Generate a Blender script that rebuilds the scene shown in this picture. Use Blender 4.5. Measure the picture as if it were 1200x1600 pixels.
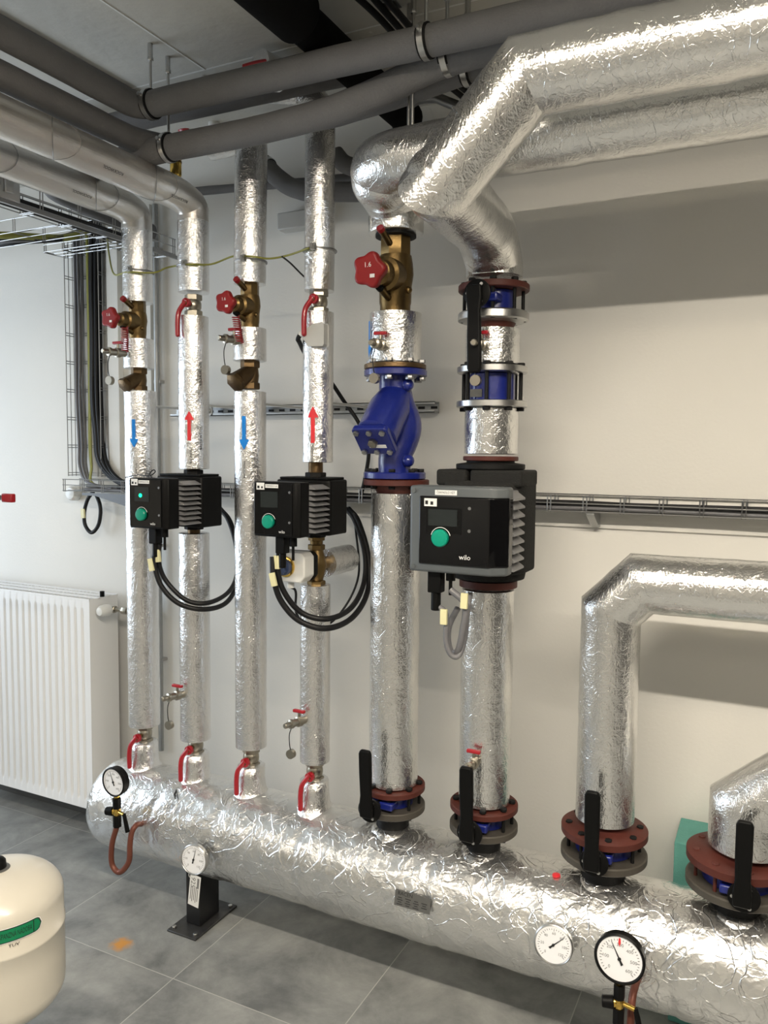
import bpy, math, random
from mathutils import Vector, Matrix, noise, Euler
R = math.radians
random.seed(4)
for o in list(bpy.data.objects): bpy.data.objects.remove(o, do_unlink=True)
S = bpy.context.scene
COL = S.collection

# ------------------------------------------------------------------ camera
cd = bpy.data.cameras.new('camera'); cam = bpy.data.objects.new('camera', cd); COL.objects.link(cam)
cd.sensor_fit = 'VERTICAL'; cd.sensor_height = 36.0; cd.lens = 36.0 * 1243.2 / 1600.0
cd.clip_start = 0.02; cd.clip_end = 60
_fw = Vector((-math.sin(R(26.43)) * math.cos(R(-4.246)), math.cos(R(26.43)) * math.cos(R(-4.246)), math.sin(R(-4.246))))
_r0 = Vector((math.cos(R(26.43)), math.sin(R(26.43)), 0)); _u0 = _r0.cross(_fw)
_r = _r0 * math.cos(R(.542)) + _u0 * math.sin(R(.542)); _u = -_r0 * math.sin(R(.542)) + _u0 * math.cos(R(.542))
cam.matrix_world = Matrix(((_r.x, _u.x, -_fw.x, 0), (_r.y, _u.y, -_fw.y, -2.65), (_r.z, _u.z, -_fw.z, 1.713), (0, 0, 0, 1)))
S.camera = cam

# ------------------------------------------------------------------ world and light
w = bpy.data.worlds.new('world'); S.world = w; w.use_nodes = True
bg = w.node_tree.nodes['Background']; bg.inputs[0].default_value = (.62, .78, 1, 1); bg.inputs[1].default_value = 2.2
def area(name, loc, rot, sx, sy, power, col):
    l = bpy.data.lights.new(name, 'AREA'); l.shape = 'RECTANGLE'; l.size = sx; l.size_y = sy; l.energy = power; l.color = col
    o = bpy.data.objects.new(name, l); COL.objects.link(o); o.location = loc; o.rotation_euler = rot; return o
LAMP_X, LAMP_Y, LAMP_Z = .25, -2.5, 2.83
area('ceiling_lamp_light', (LAMP_X, LAMP_Y, LAMP_Z - .012), (0, 0, 0), 2.4, .06, 138, (1, .90, .76))
area('ceiling_lamp_uplight', (LAMP_X, LAMP_Y, 2.875), (R(180), 0, 0), 2.4, .06, 60, (1, .89, .72))
area('rear_fill_light', (-2.2, -3.9, LAMP_Z - .012), (0, 0, 0), 2.4, .06, 36, (1, .90, .76))  # added fill from behind the viewer, brightens the header front
area('window_daylight', (-4.52, -1.55, 1.6), (0, R(-90), 0), 1.5, 1.9, 46, (.80, .90, 1))
S.view_settings.view_transform = 'Standard'; S.view_settings.look = 'None'; S.view_settings.gamma = 1
S.view_settings.exposure = 0.0; S.view_settings.use_curve_mapping = False

# ------------------------------------------------------------------ materials
MATS = {}
def nodes(name):
    m = bpy.data.materials.new(name); m.use_nodes = True; nt = m.node_tree
    return m, nt, nt.nodes['Principled BSDF']
def N(nt, t, **kw):
    n = nt.nodes.new(t)
    for k, v in kw.items():
        if k in n.inputs: n.inputs[k].default_value = v
        else: setattr(n, k, v)
    return n
def mat(name, col, rough=.5, metal=0., bump=0., bscale=60., var=.0, vscale=6., emit=None, coat=0., spec=.5):
    m, nt, p = nodes(name); c = tuple(col) + (1,)
    p.inputs['Base Color'].default_value = c; p.inputs['Roughness'].default_value = rough; p.inputs['Metallic'].default_value = metal
    p.inputs['Specular IOR Level'].default_value = spec
    if coat: p.inputs['Coat Weight'].default_value = coat; p.inputs['Coat Roughness'].default_value = .08
    tc = N(nt, 'ShaderNodeTexCoord')
    if var:
        n = N(nt, 'ShaderNodeTexNoise', Scale=vscale, Detail=5.); nt.links.new(tc.outputs['Object'], n.inputs['Vector'])
        mx = N(nt, 'ShaderNodeMix', data_type='RGBA'); nt.links.new(n.outputs[0], mx.inputs[0])
        mx.inputs[6].default_value = tuple(max(0, x * (1 - var)) for x in col) + (1,); mx.inputs[7].default_value = tuple(min(1, x * (1 + var)) for x in col) + (1,)
        nt.links.new(mx.outputs[2], p.inputs['Base Color'])
    if bump:
        n = N(nt, 'ShaderNodeTexNoise', Scale=bscale, Detail=3.); nt.links.new(tc.outputs['Object'], n.inputs['Vector'])
        b = N(nt, 'ShaderNodeBump', Strength=bump, Distance=.002); nt.links.new(n.outputs[0], b.inputs['Height']); nt.links.new(b.outputs[0], p.inputs['Normal'])
    if emit:
        p.inputs['Emission Color'].default_value = tuple(emit[:3]) + (1,); p.inputs['Emission Strength'].default_value = emit[3]
    MATS[name] = m; return m

def foil(name, col, rough, s_big, d_big, s_small, d_small, grid=0., stretch=(1, 1, 1), crease=0.):
    m, nt, p = nodes(name); L = nt.links.new
    p.inputs['Metallic'].default_value = .95; p.inputs['Base Color'].default_value = tuple(col) + (1,); p.inputs['Roughness'].default_value = rough
    tc = N(nt, 'ShaderNodeTexCoord'); mp = N(nt, 'ShaderNodeMapping'); mp.inputs['Scale'].default_value = stretch
    L(tc.outputs['Object'], mp.inputs['Vector'])
    nz = N(nt, 'ShaderNodeTexNoise', Scale=9., Detail=3.); L(mp.outputs[0], nz.inputs['Vector'])
    mx = N(nt, 'ShaderNodeVectorMath', operation='MULTIPLY_ADD'); L(nz.outputs['Color'], mx.inputs[0]); mx.inputs[1].default_value = (.11, .11, .11); L(mp.outputs[0], mx.inputs[2])
    v1 = N(nt, 'ShaderNodeTexVoronoi', Scale=s_big); L(mx.outputs[0], v1.inputs['Vector'])
    v2 = N(nt, 'ShaderNodeTexVoronoi', Scale=s_small); L(mx.outputs[0], v2.inputs['Vector'])
    n2 = N(nt, 'ShaderNodeTexNoise', Scale=s_small * 1.7, Detail=4., Roughness=.6); L(mp.outputs[0], n2.inputs['Vector'])
    b1 = N(nt, 'ShaderNodeBump', Strength=1., Distance=d_big); L(v1.outputs['Distance'], b1.inputs['Height'])
    b2 = N(nt, 'ShaderNodeBump', Strength=1., Distance=d_small); L(v2.outputs['Distance'], b2.inputs['Height']); L(b1.outputs[0], b2.inputs['Normal'])
    b3 = N(nt, 'ShaderNodeBump', Strength=1., Distance=d_small * 1.1); L(n2.outputs[0], b3.inputs['Height']); L(b2.outputs[0], b3.inputs['Normal'])
    last = b3
    if crease:
        for sc_n, wd, am in ((s_big * .42, .016, crease), (s_big * .95, .022, crease * .5)):
            cn = N(nt, 'ShaderNodeTexNoise', Scale=sc_n, Detail=1.5, Distortion=.8); L(mp.outputs[0], cn.inputs['Vector'])
            c1 = N(nt, 'ShaderNodeMath', operation='SUBTRACT'); L(cn.outputs[0], c1.inputs[0]); c1.inputs[1].default_value = .5
            c2 = N(nt, 'ShaderNodeMath', operation='ABSOLUTE'); L(c1.outputs[0], c2.inputs[0])
            r = N(nt, 'ShaderNodeMapRange'); r.inputs[1].default_value = 0; r.inputs[2].default_value = wd; r.inputs[3].default_value = 1; r.inputs[4].default_value = 0; L(c2.outputs[0], r.inputs[0])
            b4 = N(nt, 'ShaderNodeBump', Strength=1., Distance=am); L(r.outputs[0], b4.inputs['Height']); L(last.outputs[0], b4.inputs['Normal']); last = b4
    if grid:
        wv = []
        for d in ('X', 'Y', 'Z'):
            q = N(nt, 'ShaderNodeTexWave', Scale=48., bands_direction=d); L(tc.outputs['Object'], q.inputs['Vector']); wv.append(q)
        a = N(nt, 'ShaderNodeMath', operation='MAXIMUM'); L(wv[0].outputs['Fac'], a.inputs[0]); L(wv[2].outputs['Fac'], a.inputs[1])
        b5 = N(nt, 'ShaderNodeBump', Strength=1., Distance=grid); L(a.outputs[0], b5.inputs['Height']); L(last.outputs[0], b5.inputs['Normal']); last = b5
    L(last.outputs[0], p.inputs['Normal'])
    rn = N(nt, 'ShaderNodeTexNoise', Scale=5., Detail=2.); L(tc.outputs['Object'], rn.inputs['Vector'])
    rr = N(nt, 'ShaderNodeMapRange'); rr.inputs[3].default_value = rough * .7; rr.inputs[4].default_value = rough * 1.4; L(rn.outputs[0], rr.inputs[0]); L(rr.outputs[0], p.inputs['Roughness'])
    MATS[name] = m; return m

foil('foil_header', (.84, .84, .83), .25, 22., .0030, 80., .0006, crease=.0010)
foil('foil_big', (.84, .84, .83), .15, 50., .0009, 170., .00048, grid=.00010, stretch=(1, 1, .6), crease=.00035)
foil('foil_slim', (.84, .84, .84), .16, 75., .0010, 210., .00062, grid=.00014, stretch=(1, 1, .7), crease=.0002)
foil('foil_dull', (.74, .71, .67), .36, 30., .0009, 120., .0002, grid=.0001)
mat('grey_foam', (.150, .148, .148), .85, bump=.5, bscale=160, var=.12, vscale=14)
mat('black_foam', (.005, .005, .005), .9, bump=.3, spec=.1)
mat('brass', (.18, .12, .05), .38, 1., bump=.4, bscale=90, var=.2, vscale=30)
mat('bronze', (.135, .088, .045), .42, 1., bump=.5, bscale=120, var=.2, vscale=25)
mat('gold_brass', (.75, .50, .12), .22, 1.)
mat('nickel', (.38, .35, .29), .32, 1.)
mat('steel', (.55, .55, .54), .30, 1.)
mat('steel_dark', (.30, .30, .30), .4, 1.)
mat('zinc_wire', (.38, .38, .375), .38, 1.)
mat('galvanized', (.42, .43, .43), .42, .9, var=.12, vscale=40)
mat('flange_grey', (.075, .067, .055), .6, .3, bump=.4, var=.15, vscale=20)
mat('primer_red', (.080, .019, .013), .55, spec=.35, bump=.3, var=.15, vscale=18)
mat('red_plastic', (.24, .009, .010), .42, spec=.4)
mat('red_lever', (.33, .010, .018), .33, coat=.2)
mat('blue_paint', (.008, .016, .16), .3, bump=.5, bscale=45, coat=.4)
mat('black_plastic', (.004, .004, .004), .45, spec=.14)
mat('black_matte', (.007, .007, .007), .6, bump=.3, spec=.2)
mat('black_gloss', (.002, .002, .0025), .08, spec=.45)
mat('pump_grey', (.085, .095, .10), .42)
mat('fin_grey', (.24, .24, .245), .45, .3)
mat('insul_black', (.013, .013, .012), .85, bump=1., bscale=220, spec=.3)
mat('screen', (.018, .022, .022), .2, spec=.35)
mat('knob_green', (.0, .26, .17), .3)
mat('led_green', (.0, .9, .25), .4, emit=(.0, 1., .3, 3.))
mat('white_label', (.78, .78, .76), .5)
mat('yellow_label', (.72, .68, .40), .5)
mat('ink', (.01, .01, .01), .6)
mat('ink_soft', (.18, .18, .18), .7)
mat('white_plastic', (.74, .74, .71), .35)
mat('light_grey_plastic', (.50, .50, .48), .45)
mat('radiator_white', (.80, .80, .79), .28, coat=.2)
mat('blue_sticker', (.0, .22, .72), .4)
mat('red_sticker', (.72, .03, .04), .4)
mat('dial_white', (.85, .86, .88), .35)
mat('cable_black', (.008, .008, .009), .5, spec=.3)
mat('cable_grey', (.15, .15, .16), .5)
mat('cable_yellow', (.27, .27, .055), .5)
mat('copper_red', (.17, .055, .035), .45, .35, var=.2, vscale=25)
mat('tank_cream', (.60, .565, .485), .28, coat=.3, bump=.15, bscale=12, var=.03)
mat('tank_green', (.0, .19, .075), .35)
mat('foam_teal', (.12, .36, .31), .75, bump=.6, bscale=200, var=.1, vscale=30)
mat('plate_grey', (.12, .12, .115), .45, .3)
mat('foot_black', (.010, .010, .011), .35)
mat('foot_plate', (.05, .05, .05), .38, .4, var=.5, vscale=30)
mat('blue_knob', (.05, .075, .16), .35)
mat('green_plastic', (.02, .16, .03), .4)
mat('bracket_grey', (.11, .115, .12), .5, .3)
mat('glass_white', (.9, .9, .9), .1, emit=(1, .95, .85, 4.))

# wall plaster
def wallmat(name, col):
    m, nt, p = nodes(name); L = nt.links.new; tc = N(nt, 'ShaderNodeTexCoord')
    p.inputs['Roughness'].default_value = .85
    a = N(nt, 'ShaderNodeTexNoise', Scale=1.6, Detail=4.); L(tc.outputs['Object'], a.inputs['Vector'])
    mx = N(nt, 'ShaderNodeMix', data_type='RGBA'); L(a.outputs[0], mx.inputs[0])
    mx.inputs[6].default_value = tuple(c * .96 for c in col) + (1,); mx.inputs[7].default_value = tuple(c * 1.03 for c in col) + (1,)
    L(mx.outputs[2], p.inputs['Base Color'])
    b = N(nt, 'ShaderNodeTexNoise', Scale=90., Detail=3.); L(tc.outputs['Object'], b.inputs['Vector'])
    bb = N(nt, 'ShaderNodeBump', Strength=.25, Distance=.002); L(b.outputs[0], bb.inputs['Height']); L(bb.outputs[0], p.inputs['Normal'])
    MATS[name] = m
wallmat('wall_paint', (.76, .745, .70)); wallmat('wall_reflect_grey', (.36, .35, .32)); wallmat('wall_reflect_dark', (.06, .058, .054))  # grey and dark tones on unseen walls put dark reflections into the foil
# ceiling : precast slabs, rough paint with pale ridges
def ceilmat():
    m, nt, p = nodes('ceiling_paint'); L = nt.links.new; tc = N(nt, 'ShaderNodeTexCoord'); p.inputs['Roughness'].default_value = .9
    a = N(nt, 'ShaderNodeTexNoise', Scale=2.5, Detail=6.); L(tc.outputs['Object'], a.inputs['Vector'])
    mx = N(nt, 'ShaderNodeMix', data_type='RGBA'); L(a.outputs[0], mx.inputs[0]); mx.inputs[6].default_value = (.50, .485, .44, 1); mx.inputs[7].default_value = (.64, .63, .58, 1)
    v = N(nt, 'ShaderNodeTexVoronoi', Scale=7.); L(tc.outputs['Object'], v.inputs['Vector'])
    r = N(nt, 'ShaderNodeMapRange'); r.inputs[1].default_value = .03; r.inputs[2].default_value = .06; r.inputs[3].default_value = 1; r.inputs[4].default_value = 0; L(v.outputs['Distance'], r.inputs[0])
    m2 = N(nt, 'ShaderNodeMix', data_type='RGBA'); L(r.outputs[0], m2.inputs[0]); L(mx.outputs[2], m2.inputs[6]); m2.inputs[7].default_value = (.72, .71, .66, 1)
    L(m2.outputs[2], p.inputs['Base Color'])
    b = N(nt, 'ShaderNodeTexNoise', Scale=24., Detail=6.); L(tc.outputs['Object'], b.inputs['Vector'])
    bb = N(nt, 'ShaderNodeBump', Strength=.5, Distance=.006); L(b.outputs[0], bb.inputs['Height']); L(bb.outputs[0], p.inputs['Normal'])
    MATS['ceiling_paint'] = m
ceilmat()
def floormat():
    m, nt, p = nodes('floor_tile'); L = nt.links.new; tc = N(nt, 'ShaderNodeTexCoord'); sx = N(nt, 'ShaderNodeSeparateXYZ'); L(tc.outputs['Object'], sx.inputs[0])
    def line(out, off):
        a = N(nt, 'ShaderNodeMath', operation='ADD'); L(out, a.inputs[0]); a.inputs[1].default_value = off + 60.
        b = N(nt, 'ShaderNodeMath', operation='MODULO'); L(a.outputs[0], b.inputs[0]); b.inputs[1].default_value = .6
        c = N(nt, 'ShaderNodeMath', operation='LESS_THAN'); L(b.outputs[0], c.inputs[0]); c.inputs[1].default_value = .0032
        d = N(nt, 'ShaderNodeMath', operation='DIVIDE'); L(a.outputs[0], d.inputs[0]); d.inputs[1].default_value = .6
        e = N(nt, 'ShaderNodeMath', operation='FLOOR'); L(d.outputs[0], e.inputs[0]); return c, e
    cx, fx = line(sx.outputs[0], 1.703); cy, fy = line(sx.outputs[1], .739)
    mxm = N(nt, 'ShaderNodeMath', operation='MAXIMUM'); L(cx.outputs[0], mxm.inputs[0]); L(cy.outputs[0], mxm.inputs[1])
    cell = N(nt, 'ShaderNodeCombineXYZ'); L(fx.outputs[0], cell.inputs[0]); L(fy.outputs[0], cell.inputs[1])
    wn = N(nt, 'ShaderNodeTexWhiteNoise'); L(cell.outputs[0], wn.inputs['Vector'])
    ad = N(nt, 'ShaderNodeVectorMath', operation='MULTIPLY_ADD'); L(wn.outputs['Color'], ad.inputs[0]); ad.inputs[1].default_value = (9, 9, 9); L(tc.outputs['Object'], ad.inputs[2])
    a = N(nt, 'ShaderNodeTexNoise', Scale=3.4, Detail=9., Roughness=.68, Distortion=.25); L(ad.outputs[0], a.inputs['Vector'])
    rmp = N(nt, 'ShaderNodeValToRGB'); L(a.outputs[0], rmp.inputs[0]); e = rmp.color_ramp.elements
    e[0].position = .34; e[0].color = (.125, .13, .13, 1); e[1].position = .68; e[1].color = (.33, .335, .32, 1)
    g = N(nt, 'ShaderNodeMix', data_type='RGBA'); L(mxm.outputs[0], g.inputs[0]); L(rmp.outputs[0], g.inputs[6]); g.inputs[7].default_value = (.42, .41, .39, 1)
    # orange paint stain
    sb = N(nt, 'ShaderNodeVectorMath', operation='DISTANCE'); nz = N(nt, 'ShaderNodeTexNoise', Scale=38., Detail=3.); L(tc.outputs['Object'], nz.inputs['Vector'])
    wz = N(nt, 'ShaderNodeVectorMath', operation='MULTIPLY_ADD'); L(nz.outputs['Color'], wz.inputs[0]); wz.inputs[1].default_value = (.05, .05, 0); L(tc.outputs['Object'], wz.inputs[2])
    L(wz.outputs[0], sb.inputs[0]); sb.inputs[1].default_value = (-1.960, -.652, 0)
    st = N(nt, 'ShaderNodeMapRange'); st.inputs[1].default_value = .018; st.inputs[2].default_value = .045; st.inputs[3].default_value = .9; st.inputs[4].default_value = 0; L(sb.outputs['Value'], st.inputs[0])
    g2 = N(nt, 'ShaderNodeMix', data_type='RGBA'); L(st.outputs[0], g2.inputs[0]); L(g.outputs[2], g2.inputs[6]); g2.inputs[7].default_value = (.55, .24, .03, 1)
    L(g2.outputs[2], p.inputs['Base Color']); p.inputs['Roughness'].default_value = .42
    iv = N(nt, 'ShaderNodeMath', operation='MULTIPLY'); L(mxm.outputs[0], iv.inputs[0]); iv.inputs[1].default_value = -1
    bb = N(nt, 'ShaderNodeBump', Strength=.6, Distance=.002); L(iv.outputs[0], bb.inputs['Height']); L(bb.outputs[0], p.inputs['Normal'])
    MATS['floor_tile'] = m
floormat()

# ------------------------------------------------------------------ mesh builder
def V(*a): return Vector(a[0]) if len(a) == 1 else Vector(a)
def basis(d):
    d = V(d).normalized(); a = Vector((0, 0, 1)) if abs(d.z) < .9 else Vector((1, 0, 0))
    x = a.cross(d).normalized(); return x, d.cross(x).normalized(), d
def densify(pts, step):
    out = [V(pts[0])]
    for a, b in zip(pts[:-1], pts[1:]):
        a, b = V(a), V(b); n = max(1, int((b - a).length / step))
        for i in range(1, n + 1): out.append(a.lerp(b, i / n))
    return out
def fillet(pts, rad, n=6):
    pts = [V(p) for p in pts]; out = [pts[0]]
    for i in range(1, len(pts) - 1):
        a, b, c = pts[i - 1], pts[i], pts[i + 1]; d1 = (a - b); d2 = (c - b); l = min(rad, d1.length * .49, d2.length * .49)
        p0 = b + d1.normalized() * l; p2 = b + d2.normalized() * l
        for k in range(n + 1):
            t = k / n; out.append(p0 * (1 - t) ** 2 + b * (2 * t * (1 - t)) + p2 * t * t)
    out.append(pts[-1]); return out
def spline(pts, n=8):
    pts = [V(p) for p in pts]; P = [pts[0] * 2 - pts[1]] + pts + [pts[-1] * 2 - pts[-2]]; out = []
    for i in range(1, len(P) - 2):
        a, b, c, d = P[i - 1:i + 3]
        for k in range(n):
            t = k / n; out.append(.5 * ((2 * b) + (c - a) * t + (2 * a - 5 * b + 4 * c - d) * t * t + (3 * b - a - 3 * c + d) * t ** 3))
    out.append(pts[-1]); return out
class MB:
    def __init__(s, o=(0, 0, 0)): s.v = []; s.f = []; s.o = V(o)
    def box(s, a, b, chamfer=0.):          # corners a,b
        x0, y0, z0 = [min(p, q) for p, q in zip(a, b)]; x1, y1, z1 = [max(p, q) for p, q in zip(a, b)]
        n = len(s.v); s.v += [V(x, y, z) for z in (z0, z1) for y in (y0, y1) for x in (x0, x1)]
        s.f += [tuple(n + i for i in q) for q in ((0, 2, 3, 1), (4, 5, 7, 6), (0, 1, 5, 4), (2, 6, 7, 3), (0, 4, 6, 2), (1, 3, 7, 5))]; return s
    def obox(s, c, dx, dy, dz):            # oriented box: centre and three half vectors
        c, dx, dy, dz = V(c), V(dx), V(dy), V(dz); n = len(s.v)
        s.v += [c + dx * i + dy * j + dz * k for k in (-1, 1) for j in (-1, 1) for i in (-1, 1)]
        s.f += [tuple(n + i for i in q) for q in ((0, 2, 3, 1), (4, 5, 7, 6), (0, 1, 5, 4), (2, 6, 7, 3), (0, 4, 6, 2), (1, 3, 7, 5))]; return s
    def sweep(s, pts, r, seg=12, cap=True, disp=None):
        pts = [V(p) for p in pts]; q = [pts[0]]
        for p in pts[1:]:
            if (p - q[-1]).length > 1e-6: q.append(p)
        pts = q; n0 = len(s.v); x = None
        for i, p in enumerate(pts):
            ti = (p - pts[i - 1]).normalized() if i else (pts[1] - p).normalized()
            to = (pts[i + 1] - p).normalized() if i < len(pts) - 1 else ti
            t = (ti + to).normalized() if (ti + to).length > 1e-4 else ti
            if x is None: x, _, _ = basis(t)
            x = (x - t * x.dot(t)).normalized(); y = t.cross(x)
            m = to - ti; m = m - t * m.dot(t); k = 1 / max(.35, t.dot(ti))
            mn = m.normalized() if m.length > 1e-4 else None
            rr = r[i] if isinstance(r, (list, tuple)) else r
            for j in range(seg):
                a = 2 * math.pi * j / seg; d = x * math.cos(a) + y * math.sin(a); r2 = rr
                if disp: r2 = rr + disp(p + d * rr)
                d = d * r2
                if mn: d = d + mn * (d.dot(mn) * (k - 1))
                s.v.append(p + d)
        for i in range(len(pts) - 1):
            for j in range(seg):
                a = n0 + i * seg + j; b = n0 + i * seg + (j + 1) % seg; s.f.append((a, b, b + seg, a + seg))
        if cap:
            s.f.append(tuple(n0 + j for j in range(seg))[::-1]); e = n0 + (len(pts) - 1) * seg; s.f.append(tuple(e + j for j in range(seg)))
        return s
    def cyl(s, a, b, r, seg=20, r2=None): return s.sweep([a, b], [r, r if r2 is None else r2], seg)
    def lathe(s, o, d, prof, seg=32, disp=None):   # prof: (radius, distance along d)
        x, y, d = basis(d); o = V(o); n0 = len(s.v)
        for rr, h in prof:
            for j in range(seg):
                a = 2 * math.pi * j / seg; e = x * math.cos(a) + y * math.sin(a); p = o + d * h + e * rr
                if disp: p = p + e * disp(p) * min(1, rr / .05)
                s.v.append(p)
        for i in range(len(prof) - 1):
            for j in range(seg):
                a = n0 + i * seg + j; b = n0 + i * seg + (j + 1) % seg; s.f.append((a, b, b + seg, a + seg))
        s.f.append(tuple(n0 + j for j in range(seg))[::-1]); e = n0 + (len(prof) - 1) * seg; s.f.append(tuple(e + j for j in range(seg))); return s
    def hexa(s, o, d, r, h): return s.lathe(o, d, [(r * .92, 0), (r, h * .1), (r, h * .9), (r * .92, h)], 6)
    def ball(s, c, r, seg=16, sq=(1, 1, 1)):
        n0 = len(s.v); k = seg // 2; c = V(c)
        for i in range(k + 1):
            p = math.pi * i / k
            for j in range(seg):
                a = 2 * math.pi * j / seg; s.v.append(c + V(math.sin(p) * math.cos(a) * r * sq[0], math.sin(p) * math.sin(a) * r * sq[1], -math.cos(p) * r * sq[2]))
        for i in range(k):
            for j in range(seg):
                a = n0 + i * seg + j; b = n0 + i * seg + (j + 1) % seg; s.f.append((a, b, b + seg, a + seg))
        return s
    def prism(s, poly, o, u, v, d):        # 2D outline in (u,v) extruded along d
        o, u, v, d = V(o), V(u), V(v), V(d); n = len(s.v); k = len(poly)
        s.v += [o + u * a + v * b for a, b in poly] + [o + u * a + v * b + d for a, b in poly]
        if u.cross(v).dot(d) > 0: s.f += [tuple(range(n + k - 1, n - 1, -1)), tuple(range(n + k, n + 2 * k))]
        else: s.f += [tuple(range(n, n + k)), tuple(range(n + 2 * k - 1, n + k - 1, -1))]
        for i in range(k): j = (i + 1) % k; s.f.append((n + i, n + j, n + k + j, n + k + i))
        return s
    def raw(s, vs, fs):
        n = len(s.v); s.v += [V(p) for p in vs]; s.f += [tuple(n + i for i in f) for f in fs]; return s
    def build(s, name, m, parent=None, bevel=0., ang=38, flat=False):
        me = bpy.data.meshes.new(name); me.from_pydata([p - s.o for p in s.v], [], s.f); me.update()
        me.materials.append(MATS[m])
        if not flat:
            me.polygons.foreach_set('use_smooth', [True] * len(me.polygons)); me.set_sharp_from_angle(angle=R(ang))
        o = bpy.data.objects.new(name, me); COL.objects.link(o)
        if parent is not None: o.parent = parent
        else: o.location = s.o
        if bevel:
            b = o.modifiers.new('bevel', 'BEVEL'); b.width = bevel; b.segments = 3; b.limit_method = 'ANGLE'; b.angle_limit = R(35); b.harden_normals = False
        return o
def tag(o, label, cat, group=None):
    o['label'] = label; o['category'] = cat
    if group: o['group'] = group
    return o
def thing(name, label, cat, loc, group=None):
    o = bpy.data.objects.new(name, None); o.empty_display_size = .05; COL.objects.link(o); o.location = loc; return tag(o, label, cat, group)
def struct(o): o['kind'] = 'structure'; return o
def copy_tree(root, loc, label, rotz=0., group=None, skip=()):
    depth = [(root, None)]; res = None; byp = {}
    for x in COL.objects:
        if x.parent: byp.setdefault(x.parent.name, []).append(x)
    def rec(src, par):
        c = src.copy(); COL.objects.link(c); c.parent = par
        for k in byp.get(src.name, []):
            if k.name.split('.')[0] not in skip: rec(k, c)
        return c
    c = rec(root, None); c.location = loc; c.rotation_euler = (0, 0, rotz); c['label'] = label
    if group: c['group'] = group
    return c
def fnoise(f, a, seed=0.):
    def d(p):
        q = p * f + Vector((seed, seed * 1.7, 0)); return a * (noise.noise(q) + .45 * noise.noise(q * 2.7) - .3 * abs(noise.noise(q * 1.3 + Vector((5, 0, 0)))))
    return d

# text -> mesh
_tc = {}
def text2d(body, size, xs=1.):
    key = (body, size)
    if key not in _tc:
        c = bpy.data.curves.new('t', 'FONT'); c.body = body; c.size = size; c.align_x = 'CENTER'; c.align_y = 'CENTER'; c.resolution_u = 2
        o = bpy.data.objects.new('t', c); COL.objects.link(o); bpy.context.view_layer.update()
        me = bpy.data.meshes.new_from_object(o.evaluated_get(bpy.context.evaluated_depsgraph_get()))
        _tc[key] = ([(v.co.x, v.co.y) for v in me.vertices], [tuple(p.vertices) for p in me.polygons])
        bpy.data.objects.remove(o); bpy.data.curves.remove(c); bpy.data.meshes.remove(me)
    v, f = _tc[key]; return [(a * xs, b) for a, b in v], f
def flat_text(mb, body, size, o, u, v, off=.0004, xs=1.):
    vs, fs = text2d(body, size, xs); o, u, v = V(o), V(u).normalized(), V(v).normalized(); n = u.cross(v)
    return mb.raw([o + u * a + v * b + n * off for a, b in vs], fs)
def vcyl_map(cx, cy, r, a0):               # 2D -> vertical cylinder surface; a0 = angle of the centre direction
    return lambda a, b, z: V(cx + r * math.cos(a0 + a / r), cy + r * math.sin(a0 + a / r), z + b)
def arrow(parent, o, cx, cy, r, zc, L, up, m, a0, w=.022):
    f = vcyl_map(cx, cy, r, a0); mb = MB(o); sg = 1 if up else -1; vs = []; fs = []
    def strip(rows):
        n = len(vs); k = 9
        for (h, hw) in rows:
            for i in range(k): vs.append(f(-hw + 2 * hw * i / (k - 1), sg * h, zc))
        for j in range(len(rows) - 1):
            for i in range(k - 1):
                q = (n + j * k + i, n + j * k + i + 1, n + (j + 1) * k + i + 1, n + (j + 1) * k + i); fs.append(q if up else q[::-1])
    strip([(-L / 2, w * .36), (L * .2, w * .36)]); strip([(L * .2, w), (L * .3, w * .7), (L * .4, w * .35), (L * .5, .0005)])
    mb.raw(vs, fs); return mb.build('flow_arrow', m, parent)

HY = -.43
# ================================================================== SETTING
struct(MB().box((-4.6, -4.6, -.05), (2.6, .12, 0)).build('floor', 'floor_tile', flat=True))
struct(MB().box((-4.6, 0, 0), (2.6, .12, 2.95)).build('wall_back', 'wall_paint', flat=True))
struct(MB().box((2.6, -4.6, 0), (2.72, .12, 2.95)).build('wall_right', 'wall_reflect_dark', flat=True))
struct(MB().box((-4.6, -4.72, 0), (2.6, -4.6, 2.95)).build('wall_front', 'wall_reflect_grey', flat=True))
wl = MB()
for a, b in (((-4.72, -4.6, 0), (-4.6, -2.6, 2.95)), ((-4.72, -.5, 0), (-4.6, .12, 2.95)), ((-4.72, -2.6, 0), (-4.6, -.5, .8)), ((-4.72, -2.6, 2.35), (-4.6, -.5, 2.95))): wl.box(a, b)
struct(wl.build('wall_left', 'wall_paint', flat=True))
wf = MB().box((-4.70, -2.6, .8), (-4.64, -2.54, 2.35)).box((-4.70, -.56, .8), (-4.64, -.5, 2.35)).box((-4.70, -2.54, .8), (-4.64, -.56, .86)).box((-4.70, -2.54, 2.29), (-4.64, -.56, 2.35)).box((-4.69, -1.58, .86), (-4.65, -1.52, 2.29))
struct(wf.build('window_1', 'white_plastic', bevel=.004))
ce = MB().box((-4.6, -4.6, 2.93), (2.6, .12, 3.05))
struct(ce.build('ceiling', 'ceiling_paint', flat=True))
t = MB()
for x in (-2.9, -1.70, -.5, .7): t.box((x - .003, -4.5, 2.928), (x + .003, -.545, 2.9301))
for y in (-.545, -1.75): t.box((-4.5, y - .003, 2.929), (2.5, y + .003, 2.9301))
struct(t.build('trim_1', 'white_label'))
struct(MB().box((-4.6, -.012, 0), (2.6, 0, .07)).build('baseboard_back', 'plate_grey', bevel=.002))

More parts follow.
